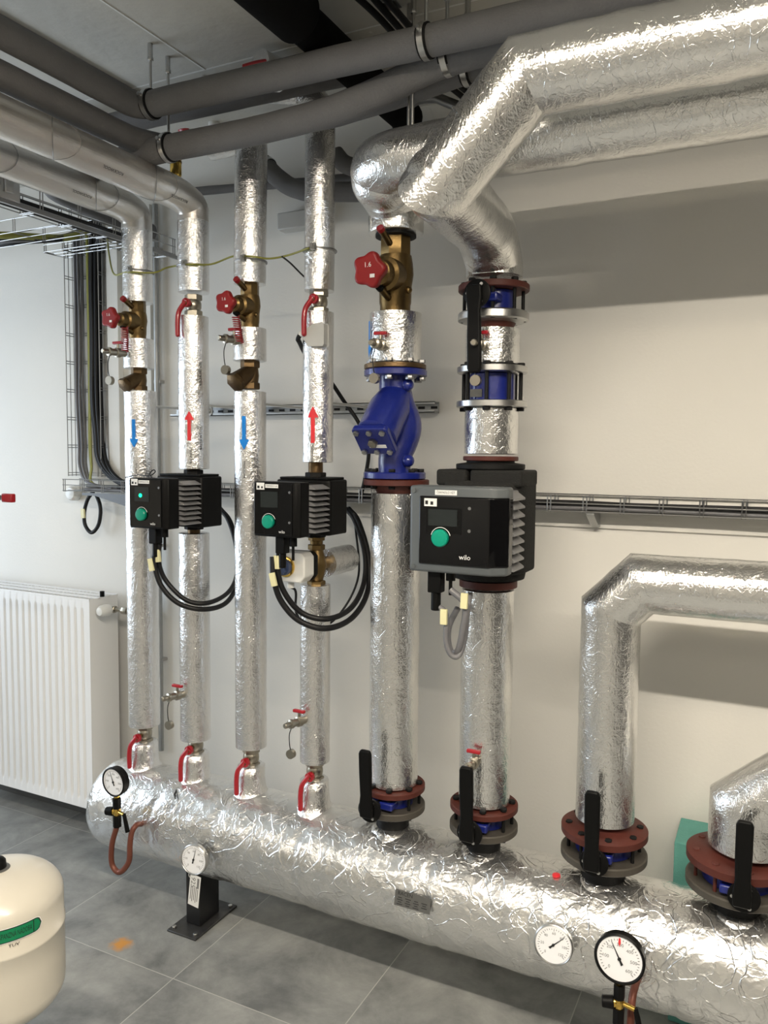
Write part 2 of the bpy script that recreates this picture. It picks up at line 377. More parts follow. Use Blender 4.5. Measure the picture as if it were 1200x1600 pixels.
# ceiling luminaire (above and behind the viewer)
lum = thing('ceiling_lamp', 'long slim strip luminaire fixed under the ceiling', 'lamp', (LAMP_X, LAMP_Y, 2.93))
MB((LAMP_X, LAMP_Y, 2.93)).box((LAMP_X - 1.25, LAMP_Y - .05, 2.85), (LAMP_X + 1.25, LAMP_Y + .05, 2.87)).cyl((LAMP_X - .8, LAMP_Y, 2.86), (LAMP_X - .8, LAMP_Y, 2.93), .006).cyl((LAMP_X + .8, LAMP_Y, 2.86), (LAMP_X + .8, LAMP_Y, 2.93), .006).build('housing', 'white_plastic', lum, bevel=.008)
MB((LAMP_X, LAMP_Y, 2.93)).box((LAMP_X - 1.22, LAMP_Y - .05, LAMP_Z - .008), (LAMP_X + 1.22, LAMP_Y + .05, 2.85)).build('diffuser', 'glass_white', lum, bevel=.006)

fill_lum = copy_tree(lum, (-2.2, -3.9, 2.93), 'added strip luminaire for the fill light near the rear wall')  # unseen lamp added to go with the fill light
# ================================================================== HEADER
HC = Vector((0, HY, .370)); HR = .166
hd = thing('distribution_header', 'thick foil wrapped horizontal distribution header on a black foot', 'pipe manifold', (-1.83, HY, 0)); HO = (-1.83, HY, 0)
prof = []
for i in range(11):
    a = math.pi / 2 * i / 10; prof.append((max(.004, HR * (math.sin(a) ** .55)), -2.285 + .085 * (1 - math.cos(a))))
x = -2.2
while x < 1.2: x += .0125; prof.append((HR, x))
base = fnoise(5, .0045, 3.); fine = fnoise(22, .0014, 9.)
def hdisp(p):
    seam = 0
    for sx in (-1.93, -1.66, -1.33, -.87, -.56, -.20, .2, .6):
        d = p.x - sx + .02 * noise.noise(Vector((p.y * 6, p.z * 6, sx))); seam -= .004 * math.exp(-(d / .012) ** 2)
    return base(p) + fine(p) + seam
h = MB(HO).lathe((0, HY, .370), (1, 0, 0), prof, 120, hdisp); h.build('foil_jacket', 'foil_header', hd, ang=60)
RX = [-2.100, -1.857, -1.612, -1.353, -1.062, -.758, -.402, -.057]
for x in RX[:4]:
    MB(HO).lathe((x, HY, 0), (0, 0, 1), [(.085, .50), (.062, .525), (.052, .545), (.049, .58), (.048, .622), (.040, .627)], 32, fnoise(30, .003)).build('stub_jacket', 'foil_slim', hd, ang=60)
FR = {4: .102, 5: .102, 6: .118, 7: .128}
for i in range(4, 8):
    x = RX[i]; r = FR[i]
    MB(HO).lathe((x, HY, 0), (0, 0, 1), [(.052 if i < 6 else .062, .49), (.052 if i < 6 else .062, .56), (.068 if i < 6 else .078, .586)], 32).build('neck', 'black_matte', hd)
    MB(HO).lathe((x, HY, 0), (0, 0, 1), [(r * .97, .585), (r, .588), (r, .604), (r * .97, .607)], 48).build('lower_flange', 'flange_grey', hd)
    MB(HO).lathe((x, HY, 0), (0, 0, 1), [(.11, .490), (.085, .510), (.074, .526), (.060, .532)], 32, fnoise(30, .006, i)).build('foil_collar', 'foil_header', hd, ang=60)
# foot
for k, fx in enumerate((-1.83, .75)):
    lb = MB(HO).box((fx - .032, HY - .055, .008), (fx + .032, HY + .055, .24)); lb.build('foot_post', 'foot_black', hd, bevel=.004)
    MB(HO).box((fx - .065, HY - .12, 0), (fx + .065, HY + .12, .008)).build('foot_plate', 'foot_plate', hd, bevel=.003)
    for a in (-1, 1):
        for b in (-1, 1): MB(HO).hexa((fx + a * .048, HY + b * .10, .008), (0, 0, 1), .008, .007).build('bolt', 'steel', hd)
# nameplate standing on the header, tilted with the surface
npc = V(-.913, -.6015, .403); nu = V(1, 0, -.0); nv = V(0, .22, .975).normalized()
ob = MB(HO).obox(npc, (.057, 0, 0), nv * .0225, nu.cross(nv) * .0012).build('nameplate', 'plate_grey', hd); ob['label'] = 'small grey nameplate printed RACEN'
tx = MB(HO); flat_text(tx, 'RACEN', .015, npc + V(-.024, 0, 0) + nv * .0135, nu, nv, .0018); 
for rr_ in range(4):
    for cc_ in range(4):
        if (rr_, cc_) != (3, 3): tx.obox(npc + V(-.04 + cc_ * .026, 0, 0) + nv * (.002 - rr_ * .0062) + nu.cross(nv) * .0016, (.006 + .003 * ((rr_ + cc_) % 2), 0, 0), nv * .0009, nu.cross(nv) * .0003)
tx.build('nameplate_text', 'ink', ob, flat=True)
ob = MB(HO).ball(V(-.52, -.487, .527), .012, 10, (1.0, 1.2, .35)).build('paint_mark', 'red_sticker', hd); ob['label'] = 'small red mark on the header foil'
# torn slit
MB(HO).sweep([(-1.875, -.515, .515), (-1.86, -.54, .508), (-1.845, -.555, .50)], [.001, .004, .001], 6).build('foil_tear', 'black_matte', hd)

# ================================================================== VERTICAL FOIL PIPES
def sect(name, x, z0, z1, r, label, m='foil_slim', group=None, y=HY, seed=0., flare=0., cat='pipe', amp=.0011):
    o = (x, y, z0); t = thing(name, label, cat, o, group)
    pts = densify([(x, y, z0 + .002), (x, y, z1 - .002)], .011); pts = [V(x, y, z0)] + pts + [V(x, y, z1)]
    rr = [r * .86] + [r] * (len(pts) - 2) + [r * .86]
    MB(o).sweep(pts, rr, 48, True, fnoise(16, amp, seed)).build('foil_jacket', m, t, ang=60); return t, o
def bare(t, o, x, z0, z1, r=.02, m='bronze', name='pipe_end', y=HY): return MB(o).lathe((x, y, 0), (0, 0, 1), [(r, z0), (r, z1)], 24).build(name, m, t)
def stamp(t, o, x, y, r, z, a0, size=.014, body='ROCKWOOL'):
    vs, fs = text2d(body, size); f = vcyl_map(x, y, r, a0)
    MB(o).raw([f(-b, a, z) for a, b in vs], fs).build('printed_text', 'ink', t, flat=True)
FA = math.atan2(-2.22, 2.1)                # rough direction from left risers towards the viewer
def face(x): return math.atan2(-2.22, -x)  # angle of camera direction seen from a riser

# riser 1
t, o = sect('insulated_pipe', RX[0], .687, 1.930, .057, 'leftmost riser, long lower foil pipe with blue down arrow', seed=1); arrow(t, o, RX[0], HY, .0605, 1.775, .10, False, 'blue_sticker', face(RX[0]) - .42, .017); bare(t, o, RX[0], .655, .69)
stamp(t, o, RX[0], HY, .0603, 1.64, face(RX[0]) - .3, .010)
t, o = sect('insulated_pipe', RX[0] - .004, 2.008, 2.115, .055, 'short foil sleeve between strainer and balancing valve, leftmost riser', seed=2)
# riser 2
t, o = sect('insulated_pipe', RX[1], .675, 1.425, .054, 'second riser from the left, foil pipe below its pump', seed=3); bare(t, o, RX[1], .65, .68); bare(t, o, RX[1], 1.42, 1.46, .022)
t, o = sect('insulated_pipe', RX[1] + .004, 1.650, 2.180, .053, 'foil pipe with red up arrow above the left pump', seed=4); arrow(t, o, RX[1] + .004, HY, .0565, 1.80, .10, True, 'red_sticker', face(RX[1]) - .30, .017)
stamp(t, o, RX[1] + .004, HY, .0562, 1.98, face(RX[1]) + .45, .014); stamp(t, o, RX[1] + .004, HY, .0562, 1.76, face(RX[1]) + .45, .014); stamp(t, o, RX[1] + .004, HY, .0562, 1.70, face(RX[1]) - .2, .010)
# riser 3
t, o = sect('insulated_pipe', RX[2], .690, 1.915, .054, 'third riser from the left, long foil pipe with blue down arrow', seed=5); arrow(t, o, RX[2], HY, .0575, 1.775, .11, False, 'blue_sticker', face(RX[2]) - .38, .018); bare(t, o, RX[2], .655, .70)
stamp(t, o, RX[2], HY, .0573, 1.655, face(RX[2]) - .35, .010)
t, o = sect('insulated_pipe', RX[2], 2.015, 2.125, .055, 'short foil sleeve below the balancing valve, third riser', seed=6)
o = (RX[2], HY, 2.27); t = thing('insulated_pipe', 'third riser top, foil pipe rising behind the grey ceiling pipes', 'pipe', o)
pp = densify(fillet([(RX[2], HY, 2.27), (RX[2] + .008, HY, 2.752), (RX[2] - .16, HY, 2.752)], .05, 6), .011)
MB(o).sweep(pp, .0535, 48, True, fnoise(16, .0015, 7)).build('foil_jacket', 'foil_slim', t, ang=60)
# riser 4
t, o = sect('insulated_pipe', RX[3], .685, 1.282, .050, 'fourth riser, foil pipe below the mixing valve', seed=8); bare(t, o, RX[3], .65, .69)
t, o = sect('insulated_pipe', RX[3] + .008, 1.680, 2.160, .0495, 'foil pipe with red up arrow above the second pump', seed=9); arrow(t, o, RX[3] + .008, HY, .053, 1.80, .115, True, 'red_sticker', face(RX[3]) - .32, .018)
stamp(t, o, RX[3] + .008, HY, .0527, 1.71, face(RX[3]) - .35, .010)
o = (RX[3] + .012, HY, 2.225); t = thing('insulated_pipe', 'fourth riser top, foil pipe turning towards the viewer under the ceiling', 'pipe', o)
pp = densify(fillet([(RX[3] + .012, HY, 2.225), (RX[3] + .012, HY, 2.79), (RX[3] - .05, HY - .01, 2.862), (RX[3] - .10, -.60, 2.868)], .05, 6), .011)
MB(o).sweep(pp, .048, 48, True, fnoise(18, .002, 10)).build('foil_jacket', 'foil_slim', t, ang=60)
MB(o).sweep(spline([(-1.415, -.60, 2.872), (-1.46, -.605, 2.872), (-1.50, -.61, 2.868)], 4), [.011] * 9, 10).build('red_handle', 'red_lever', t)
MB(o).sweep(densify([(RX[3] - .04, HY - .02, 2.835), (RX[3] - .12, HY - .03, 2.84), (RX[3] - .21, HY - .03, 2.85)], .02), [.035 - .0027 * k for k in range(10)][:len(densify([(RX[3] - .04, HY - .02, 2.835), (RX[3] - .12, HY - .03, 2.84), (RX[3] - .21, HY - .03, 2.85)], .02))] + [.01] * 9, 20).build('foil_tail', 'foil_slim', t)
# riser 5
t, o = sect('insulated_pipe', RX[4], .672, 1.592, .0775, 'fat foil pipe between red flanges under the blue strainer', 'foil_big', seed=11); FP5 = t, o
for (z, nm) in ((.651, 'lower'), (1.614, 'upper')):
    MB(o).lathe((RX[4], HY, 0), (0, 0, 1), [(.099, z), (.1015, z + .002), (.1015, z + .016), (.099, z + .018)], 48).build('pipe_flange', 'primer_red', t)
MB(o).lathe((RX[4], HY, 0), (0, 0, 1), [(.055, 1.585), (.075, 1.612)], 32).build('weld_neck', 'primer_red', t)
t, o = sect('insulated_pipe', RX[4] - .008, 1.985, 2.137, .0795, 'short fat foil sleeve with blue arrow above the blue strainer', 'foil_big', seed=12); arrow(t, o, RX[4] - .008, HY, .0835, 2.055, .11, False, 'blue_sticker', -2.38, .018)
MB(o).lathe((RX[4] - .008, HY, 0), (0, 0, 1), [(.092, 1.9665), (.095, 1.969), (.095, 1.981), (.088, 1.984), (.06, 1.988)], 48).build('pipe_flange', 'bronze', t)
# big elbow and run from riser 5
o = (RX[4] - .01, HY, 2.375); t = thing('insulated_pipe', 'rear one of the two fat foil pipes running right under the ceiling', 'pipe', o)
pp = densify(fillet([(RX[4] - .01, HY, 2.40), (RX[4] - .01, HY, 2.455), (RX[4] - .002, -.58, 2.515), (RX[4] + .07, -.62, 2.515), (2.55, -.62, 2.515)], .10, 8), .013)
MB(o).sweep(pp, .083, 56, True, fnoise(13, .002, 13)).build('foil_jacket', 'foil_big', t, ang=60)
MB(o).ball((RX[4] + .008, -.555, 2.495), .092, 48).build('elbow_wrap', 'foil_big', t)
MB(o).lathe((RX[4] - .01, HY, 0), (0, 0, 1), [(.055, 2.370), (.082, 2.373), (.0835, 2.378), (.0835, 2.418), (.080, 2.435)], 48, fnoise(20, .0015)).build('collar', 'foil_big', t)
MB(o).lathe((RX[4] - .01, HY, 0), (0, 0, 1), [(.050, 2.362), (.062, 2.364), (.062, 2.371)], 40).build('gasket_ring', 'black_matte', t)
# riser 6
t, o = sect('insulated_pipe', RX[5], .675, 1.318, .0765, 'fat foil pipe with flange below the large grey pump', 'foil_big', seed=14)
MB(o).lathe((RX[5], HY, 0), (0, 0, 1), [(.099, .651), (.1015, .653), (.1015, .667), (.099, .669)], 48).build('pipe_flange', 'primer_red', t)
MB(o).lathe((RX[5], HY, 0), (0, 0, 1), [(.085, 1.325), (.085, 1.345)], 40).build('pipe_flange', 'primer_red', t)
t, o = sect('insulated_pipe', RX[5], 1.712, 1.845, .0775, 'short fat foil sleeve between check valve and grey pump', 'foil_big', seed=15)
MB(o).lathe((RX[5], HY, 0), (0, 0, 1), [(.078, 1.693), (.080, 1.695), (.080, 1.704), (.078, 1.706)], 40).build('pipe_flange', 'primer_red', t)
t, o = sect('insulated_pipe', RX[5], 1.968, 2.070, .078, 'short fat foil sleeve between butterfly valve and check valve', 'foil_big', seed=16)
o = (RX[5], HY, 2.2); t = thing('insulated_pipe', 'front fat foil pipe bending twice and running right under the ceiling', 'pipe', o)
pp = [(RX[5], HY, 2.215), (RX[5], HY, 2.255), (RX[5] + .005, -.52, 2.325), (RX[5] + .048, -.95, 2.315), (-.515, -.95, 2.512), (2.55, -.95, 2.512)]
pf = densify(fillet(pp[:4], .05, 5)[:-1] + [V(pp[3])] + [V(q) for q in pp[4:]], .013)
MB(o).sweep(pf, .0815, 56, True, fnoise(13, .002, 17)).build('foil_jacket', 'foil_big', t, ang=60)
MB(o).ball((RX[5] + .046, -.948, 2.318), .0845, 40).build('elbow_wrap', 'foil_big', t)
for (c, d) in ((V(-.617, -.95, 2.410), V(.7, 0, .7)),):
    MB(o).cyl(c - d.normalized() * .003, c + d.normalized() * .003, .0845, 56).build('foil_tape', 'foil_big', t)
MB(o).lathe((RX[5], HY, 0), (0, 0, 1), [(.0995, 2.176), (.1015, 2.178), (.1015, 2.192), (.0995, 2.194)], 48).build('pipe_flange', 'primer_red', t)
# riser 7
o = (RX[6], HY, .66); t = thing('insulated_pipe', 'fat foil pipe rising and turning right with a mitred corner', 'pipe', o)
MB(o).sweep(densify([(RX[6], HY, .70), (RX[6], HY, 1.287), (-.322, HY, 1.368), (2.55, HY, 1.368)], .012), .0800, 64, True, fnoise(12, .0016, 18)).build('foil_jacket', 'foil_big', t, ang=60)
MB(o).lathe((RX[6], HY, 0), (0, 0, 1), [(.113, .652), (.118, .655), (.118, .672), (.113, .675), (.075, .678), (.058, .69), (.055, .71)], 56).build('pipe_flange', 'primer_red', t)
# riser 8
o = (RX[7], HY, .66); t = thing('insulated_pipe', 'fat foil elbow leaning right at the lower right edge', 'pipe', o)
MB(o).sweep(densify([(RX[7] + .015, HY, .70), (RX[7] + .015, HY, .80), (.15, HY, .965), (2.55, HY, .965)], .012), .0905, 64, True, fnoise(12, .002, 19)).build('foil_jacket', 'foil_big', t, ang=60)
MB(o).lathe((RX[7], HY, 0), (0, 0, 1), [(.123, .652), (.128, .655), (.128, .674), (.123, .677), (.085, .680), (.065, .69), (.062, .71)], 56).build('pipe_flange', 'primer_red', t)

# runs 1 and 2 going towards the viewer at ceiling height
for x, zb, lab, sd in ((RX[0] - .006, 2.245, 'leftmost foil pipe turning from the wall towards the viewer overhead', 21), (RX[1] + .008, 2.262, 'second foil pipe turning from the wall towards the viewer overhead', 22)):
    o = (x, HY, zb); t = thing('insulated_pipe', lab, 'pipe', o); n = 22
    MB(o).sweep(densify([(x, HY, zb), (x, HY, 2.50)], .011), .0535, 48, True, fnoise(16, .0013, sd)).build('foil_jacket', 'foil_slim', t, ang=60)
    MB(o).sweep(densify(fillet([(x, HY, 2.50), (x, HY, 2.555), (x, HY - .08, 2.575), (x, -4.5, 2.575)], .05, 5), .02), .0535, 48, True, fnoise(9, .0012, sd)).build('overhead_jacket', 'foil_dull', t, ang=60)
    for yy in (-.62, -1.02, -1.42):        # cord wound round the jacket in crosses
        for sg in (-1, 1):
            pts = []
            for k in range(19):
                a = R(130 + 280 * k / 18); pts.append(V(x + .0555 * math.cos(a), yy + sg * .05 * math.cos(a * 1.0), 2.575 + .0555 * math.sin(a)))
            MB(o).sweep(pts, .0009, 5).build('binding_wire', 'steel_dark', t)
    for yy in ((-.72,) if sd == 21 else (-.55, -.84)):
        vs, fs = text2d('ROCKWOOL', .0135); a0 = R(-38)
        MB(o).raw([V(x + .0565 * math.cos(a0 - b / .0565), yy - a, 2.575 + .0565 * math.sin(a0 - b / .0565)) for a, b in vs], [f[::-1] for f in fs]).build('printed_text', 'ink', t, flat=True)
# air vents on the runs
vo = (-1.863, -0.500, 2.619)
vt = thing('air_vent', 'gold brass automatic air vent on the second overhead foil pipe', 'valve', (vo[0], -.50, 2.62), 'brass air vents')
O = (vo[0], -.50, 2.62); MB(O).lathe((vo[0], -.50, 0), (0, 0, 1), [(.008, 2.61), (.008, 2.628), (.016, 2.632), (.019, 2.640), (.019, 2.692), (.015, 2.698), (.006, 2.704)], 24).build('vent_body', 'gold_brass', vt)
MB(O).lathe((vo[0], -.50, 0), (0, 0, 1), [(.020, 2.678), (.020, 2.684)], 24).build('vent_ring', 'brass', vt)
copy_tree(vt, (RX[0] + .005, -.60, 2.608), 'gold brass automatic air vent on the leftmost overhead foil pipe')
# red flag lever on the leftmost run
vt = thing('ball_valve', 'red flat lever on the leftmost overhead foil pipe at frame edge', 'valve', (-2.14, -1.0, 2.61))
MB((-2.14, -1.0, 2.61)).cyl((-2.14, -1.0, 2.60), (-2.14, -1.0, 2.66), .008).build('spindle', 'brass', vt)
MB((-2.14, -1.0, 2.61)).box((-2.20, -1.015, 2.612), (-2.165, -.93, 2.648)).box((-2.17, -1.01, 2.635), (-2.13, -.99, 2.645)).build('lever', 'red_lever', vt, bevel=.004)

# ================================================================== BALL VALVES WITH RED LEVERS
def ball_valve(x, z, label, mtl='nickel', hexm='brass', grp='ball valves with red levers'):
    o = (x, HY, z); t = thing('ball_valve', label, 'valve', o, grp)
    b = MB(o).hexa((x, HY, z - .038), (0, 0, 1), .031, .020); b.lathe((x, HY, z), (0, 0, 1), [(.022, -.02), (.027, -.010), (.028, 0), (.027, .010), (.022, .02)], 24); b.hexa((x, HY, z + .016), (0, 0, 1), .030, .020)
    b.build('valve_body', mtl, t)
    MB(o).cyl((x + .004, HY - .02, z), (x + .012, HY - .052, z), .009, 16).hexa((x + .012, HY - .052, z), (0, -1, 0), .009, .008).build('spindle', 'brass', t)
    p = spline([(x + .014, HY - .052, z + .006), (x + .008, HY - .056, z - .002), (x - .010, HY - .062, z - .028), (x - .014, HY - .066, z - .06), (x - .014, HY - .066, z - .108)], 5)
    m = MB(o); n = len(p)
    m.sweep(p, [.0125 if k < 3 else .0085 for k in range(n)], 12)
    m.cyl((x + .013, HY - .046, z), (x + .013, HY - .058, z), .0155, 20); m.ball(p[-1], .0088, 12)
    m.build('lever', 'red_lever', t)
    return t
bv = ball_valve(RX[0], .653, 'red lever ball valve at the foot of the leftmost riser')
for i, lab in ((1, 'second riser from the left'), (2, 'third riser from the left'), (3, 'fourth riser from the left')):
    copy_tree(bv, (RX[i], HY, .651), 'red lever ball valve at the foot of the ' + lab)
copy_tree(bv, (RX[1] + .006, HY, 2.218), 'red lever ball valve high on the second riser from the left')
copy_tree(bv, (RX[3] + .01, HY, 2.192), 'red lever ball valve above the small grey sensor box')

# ================================================================== Y STRAINERS (small) and BALANCING VALVES (small)
def strainer(x, z0, z1, label):
    zc = (z0 + z1) / 2; o = (x, HY, z0); t = thing('y_strainer', label, 'strainer', o, 'small bronze strainers')
    m = MB(o); m.hexa((x, HY, z0), (0, 0, 1), .029, .020); m.hexa((x, HY, z1 - .02), (0, 0, 1), .029, .02); m.lathe((x, HY, z0), (0, 0, 1), [(.024, .015), (.027, .04), (.024, z1 - z0 - .015)], 24)
    m.sweep([(x + .004, HY + .002, z1 - .028), (x - .006, HY - .055, z0 + .022)], [.022, .026], 24)
    m.build('strainer_body', 'bronze', t)
    d = V(-.010, -.057, -.042).normalized(); c = V(x - .006, HY - .055, z0 + .022); MB(o).hexa(c, d, .030, .016).build('strainer_cap', 'bronze', t); return t
s1 = strainer(RX[0] - .004, 1.928, 2.010, 'small bronze strainer on the leftmost riser')
copy_tree(s1, (RX[2], HY, 1.922), 'small bronze strainer on the third riser from the left').scale = (1.12, 1.12, 1.15)

def star(r, k=5, n=50, dep=.22): return [((r * (1 + dep * .5 * math.cos(k * 2 * math.pi * i / n))) * math.cos(2 * math.pi * i / n), (r * (1 + dep * .5 * math.cos(k * 2 * math.pi * i / n))) * math.sin(2 * math.pi * i / n)) for i in range(n)]
def balancing(x, z0, z1, s, label, ydist, zw, wr):
    o = (x, HY, z0); t = thing('balancing_valve', label, 'valve', o)
    H = z1 - z0; m = MB(o)
    m.lathe((x, HY, z0), (0, 0, 1), [(.93 * s, 0), (s * .93, H * .1), (s * .97, H * .13), (s * 1.0, H * .35), (s * 1.10, H * .5), (s * 1.05, H * .64), (s * .97, H * .74)], 32)
    m.lathe((x, HY, z0), (0, 0, 1), [(s * .9, H * .72), (s * .95, H * .74), (s * .95, H * .97), (s * .9, H)], 8)
    c0 = V(x, HY, z0 + H * .48); c1 = V(x + .004, HY - ydist + wr * .62, zw)
    d = (c1 - c0).normalized(); L = (c1 - c0).length
    m.lathe(c0, d, [(s * .95, 0), (s * 1.0, L * .35), (s * 1.0, L * .52), (s * .78, L * .56), (s * .72, L * .74), (s * .5, L * .78), (s * .46, L)], 28)
    m.build('valve_body', 'bronze' if s < .03 else 'brass', t)
    x_, y_, _ = basis(d); w1 = MB(o); w1.prism(star(wr), c1 + d * .0, x_, y_, d * wr * .62); w1.build('handwheel', 'red_plastic', t, bevel=wr * .16)
    wl_ = MB(o).prism([(-wr * .35, -wr * .14), (wr * .1, -wr * .14), (wr * .1, wr * .14), (-wr * .35, wr * .14)], c1 + d * wr * .63 - y_ * wr * .0 - x_ * wr * .1, y_, x_, d * .0006); 
    wt = MB(o); up = V(0, 0, 1); rt = up.cross(-d).normalized() * -1; vv = rt.cross(d) * -1
    rt = d.cross(up).normalized() * -1; vv = rt.cross(d).normalized() * -1
    flat_text(wt, '1.6', wr * .42, c1 + d * (wr * .625) + vv * wr * .28, V(1, 0, 0), V(0, -d.z, .8).normalized() if False else V(0, 0, 1) - d * d.z, .0008)
    wt.obox(c1 + d * (wr * .63) + V(.3 * wr, 0, -.38 * wr), V(wr * .16, 0, 0), V(0, 0, wr * .11), d * .0004); wt.build('dial_numbers', 'white_label', t, flat=True)
    for (dx, zz, mm, nm) in ((.0, z0 + H * .86, 'red_plastic', 'test_plug'), (.0, z0 + H * .16, 'black_plastic', 'test_plug')):
        a = V(x + dx, HY - s * .8, zz); e = a + V(-.02, -.7, .35 if mm == 'red_plastic' else .25).normalized() * (s * 1.0 + .01)
        MB(o).cyl(a, e, .0075 + s * .06, 14).build(nm + '_socket', 'brass', t); MB(o).cyl(e, e + (e - a).normalized() * .012, .0085 + s * .06, 14).build(nm, mm, t)
    MB(o).ball((x + s * .98, HY - .01, z0 + H * .28), s * .22, 12).build('side_plug', 'brass', t)
    return t, o
balancing(RX[0] - .008, 2.116, 2.245, .0315, 'small bronze balancing valve with red star handwheel, leftmost riser', .145, 2.172, .034)
balancing(RX[2] + .000, 2.126, 2.27, .0325, 'small bronze balancing valve with red star handwheel, third riser', .145, 2.188, .034)
balancing(RX[4] - .010, 2.137, 2.368, .050, 'large brass balancing valve with red star handwheel', .19, 2.232, .047)
# red coiled straps hanging from the two small handwheels
for (x, z, lx, lab) in ((RX[0] + .045, 2.14, .0, 'red plastic coil hanging under the leftmost star handwheel'), (RX[2] + .03, 2.145, .012, 'red plastic coil hanging under the third riser handwheel')):
    pts = [V(x + lx * k / 90 + .0115 * math.cos(k * .6), HY - .118 + .0115 * math.sin(k * .6), z - .085 * k / 130) for k in range(130)]
    tag(MB((x, HY - .115, z)).sweep(pts, .0020, 6).build('coiled_strap', 'red_plastic'), lab, 'strap')

# ================================================================== DRAIN COCKS
def drain(x, z, r, label, ang=-90):
    d = V(math.cos(R(ang)), math.sin(R(ang)), 0); c = V(x, HY, z); o = tuple(c + d * r); t = thing('drain_cock', label, 'valve', o, 'small nickel drain cocks'); a = c + d * (r - .006)
    m = MB(o); m.lathe(a, d, [(.011, 0), (.011, .016), (.014, .018), (.014, .030), (.010, .032), (.010, .048), (.0125, .049), (.0125, .056), (.0075, .058), (.0075, .074), (.0055, .076)], 20); m.build('cock_body', 'nickel', t)
    MB(o).cyl(a + d * .024 + V(0, 0, .012), a + d * .024 + V(0, 0, .026), .004, 10).build('stem', 'nickel', t)
    MB(o).obox(a + d * .024 + V(0, 0, .028), (.017, 0, 0), d * .005, (0, 0, .0042)).build('butterfly_handle', 'red_lever', t, bevel=.002)
    e = a + d * .052; MB(o).sweep(spline([e + V(0, 0, -.012), e + V(-.006, 0, -.03), e + V(-.004, -.002, -.055), e + V(-.002, 0, -.072)], 4), .0012, 6).build('chain', 'black_plastic', t)
    MB(o).cyl(e + V(-.002, -.004, -.082), e + V(-.002, .008, -.082), .0125, 16).build('cap', 'nickel', t); t.scale = (1.22, 1.22, 1.22); return t
d1 = drain(RX[1], .851, .053, 'drain cock on the second riser above the header', -105)
drain(RX[3], .837, .049, 'drain cock on the fourth riser above the header', -105)
drain(RX[5] + .0, .823, .077, 'drain cock low on the fat pipe below the grey pump')
drain(RX[2] + .01, 2.078, .054, 'drain cock on the short sleeve of the third riser', -105)
drain(RX[4] - .008, 2.030, .079, 'drain cock on the sleeve above the blue strainer')
drain(RX[5], 2.014, .077, 'drain cock between butterfly valve and check valve')
drain(RX[0] + .0, 2.058, .070, 'drain cock under the leftmost balancing valve', -100)

# ================================================================== BUTTERFLY VALVES
def bolts(parent, o, x, z0, z1, r, n, m='black_matte', rb=.008, ph=.2, y=HY, hm=None):
    for k in range(n):
        a = ph + 2 * math.pi * k / n; p = V(x + r * math.cos(a), y + r * math.sin(a), z0)
        b = MB(o).cyl(p, (p.x, p.y, z1), rb * .62, 10); b.hexa((p.x, p.y, z1), (0, 0, 1), rb * 1.25, .010); b.hexa((p.x, p.y, z0 - .002), (0, 0, 1), rb * 1.25, .012); b.build('bolt', m, parent)
def butterfly(x, z0, z1, r, fr, label, up=True, hub=None, L=.20, bm='black_matte', hx=0., nb=8):
    zc = (z0 + z1) / 2; o = (x, HY, z0); t = thing('butterfly_valve', label, 'valve', o, 'butterfly valves with black levers')
    MB(o).lathe((x, HY, 0), (0, 0, 1), [(r * .9, z0), (r, z0 + .003), (r, z1 - .003), (r * .9, z1)], 40).build('valve_body', 'blue_paint', t)
    MB(o).box((x - .038, HY - fr * .93, zc - .012), (x + .042, HY - r * .7, zc + .012)).build('lug', 'blue_paint', t, bevel=.006)
    MB(o).cyl((x, HY - r * .8, zc), (x + hx, HY - .122, zc), .013, 16).build('stem_neck', 'black_matte', t)
    bolts(t, o, x, z0 - .026, z1 + .019, fr * .82, nb, bm, ph=.3)
    hz = zc if hub is None else hub; h = V(x + hx, HY - .128, hz)
    m = MB(o).lathe(h, (0, -1, 0), [(.036, 0), (.038, .002), (.038, .007), (.034, .009)], 32); m.build('notch_plate', 'black_plastic', t)
    for a in (60, -60, 180): MB(o).cyl(h + V(.027 * math.cos(R(a)), -.009, .027 * math.sin(R(a))), h + V(.027 * math.cos(R(a)), -.012, .027 * math.sin(R(a))), .0045, 10).build('screw', 'steel', t)
    s = 1 if up else -1
    pol = [(-.021, -.020), (.021, -.020), (.023, .012), (.018, .05), (.020, .12), (.020, L - .012), (.015, L), (-.015, L), (-.020, L - .012), (-.020, .12), (-.018, .05), (-.023, .012)]
    MB(o).prism([(a, s * b) for a, b in pol], h + V(-.004, -.010, 0), (1, 0, 0), V(0, -.06, 1), (0, -.016, 0)).build('lever', 'black_plastic', t, bevel=.005)
    return t
butterfly(RX[4], .606, .651, .064, .102, 'butterfly valve with upright black lever, leftmost of the lower four', hx=-.015, L=.195)
butterfly(RX[5], .606, .651, .064, .102, 'butterfly valve with upright black lever below the large grey pump', hx=.004, L=.205)
butterfly(RX[6], .606, .652, .078, .118, 'butterfly valve with upright black lever under the mitred fat pipe', hx=.0, L=.205)
butterfly(RX[7], .606, .652, .088, .128, 'butterfly valve with upright black lever, rightmost by the teal foam', hx=.02, L=.205, bm='primer_red')
butterfly(RX[5], 2.118, 2.176, .064, .102, 'butterfly valve with black lever hanging down, highest of all', up=False, hub=2.150, hx=-.002, L=.215)
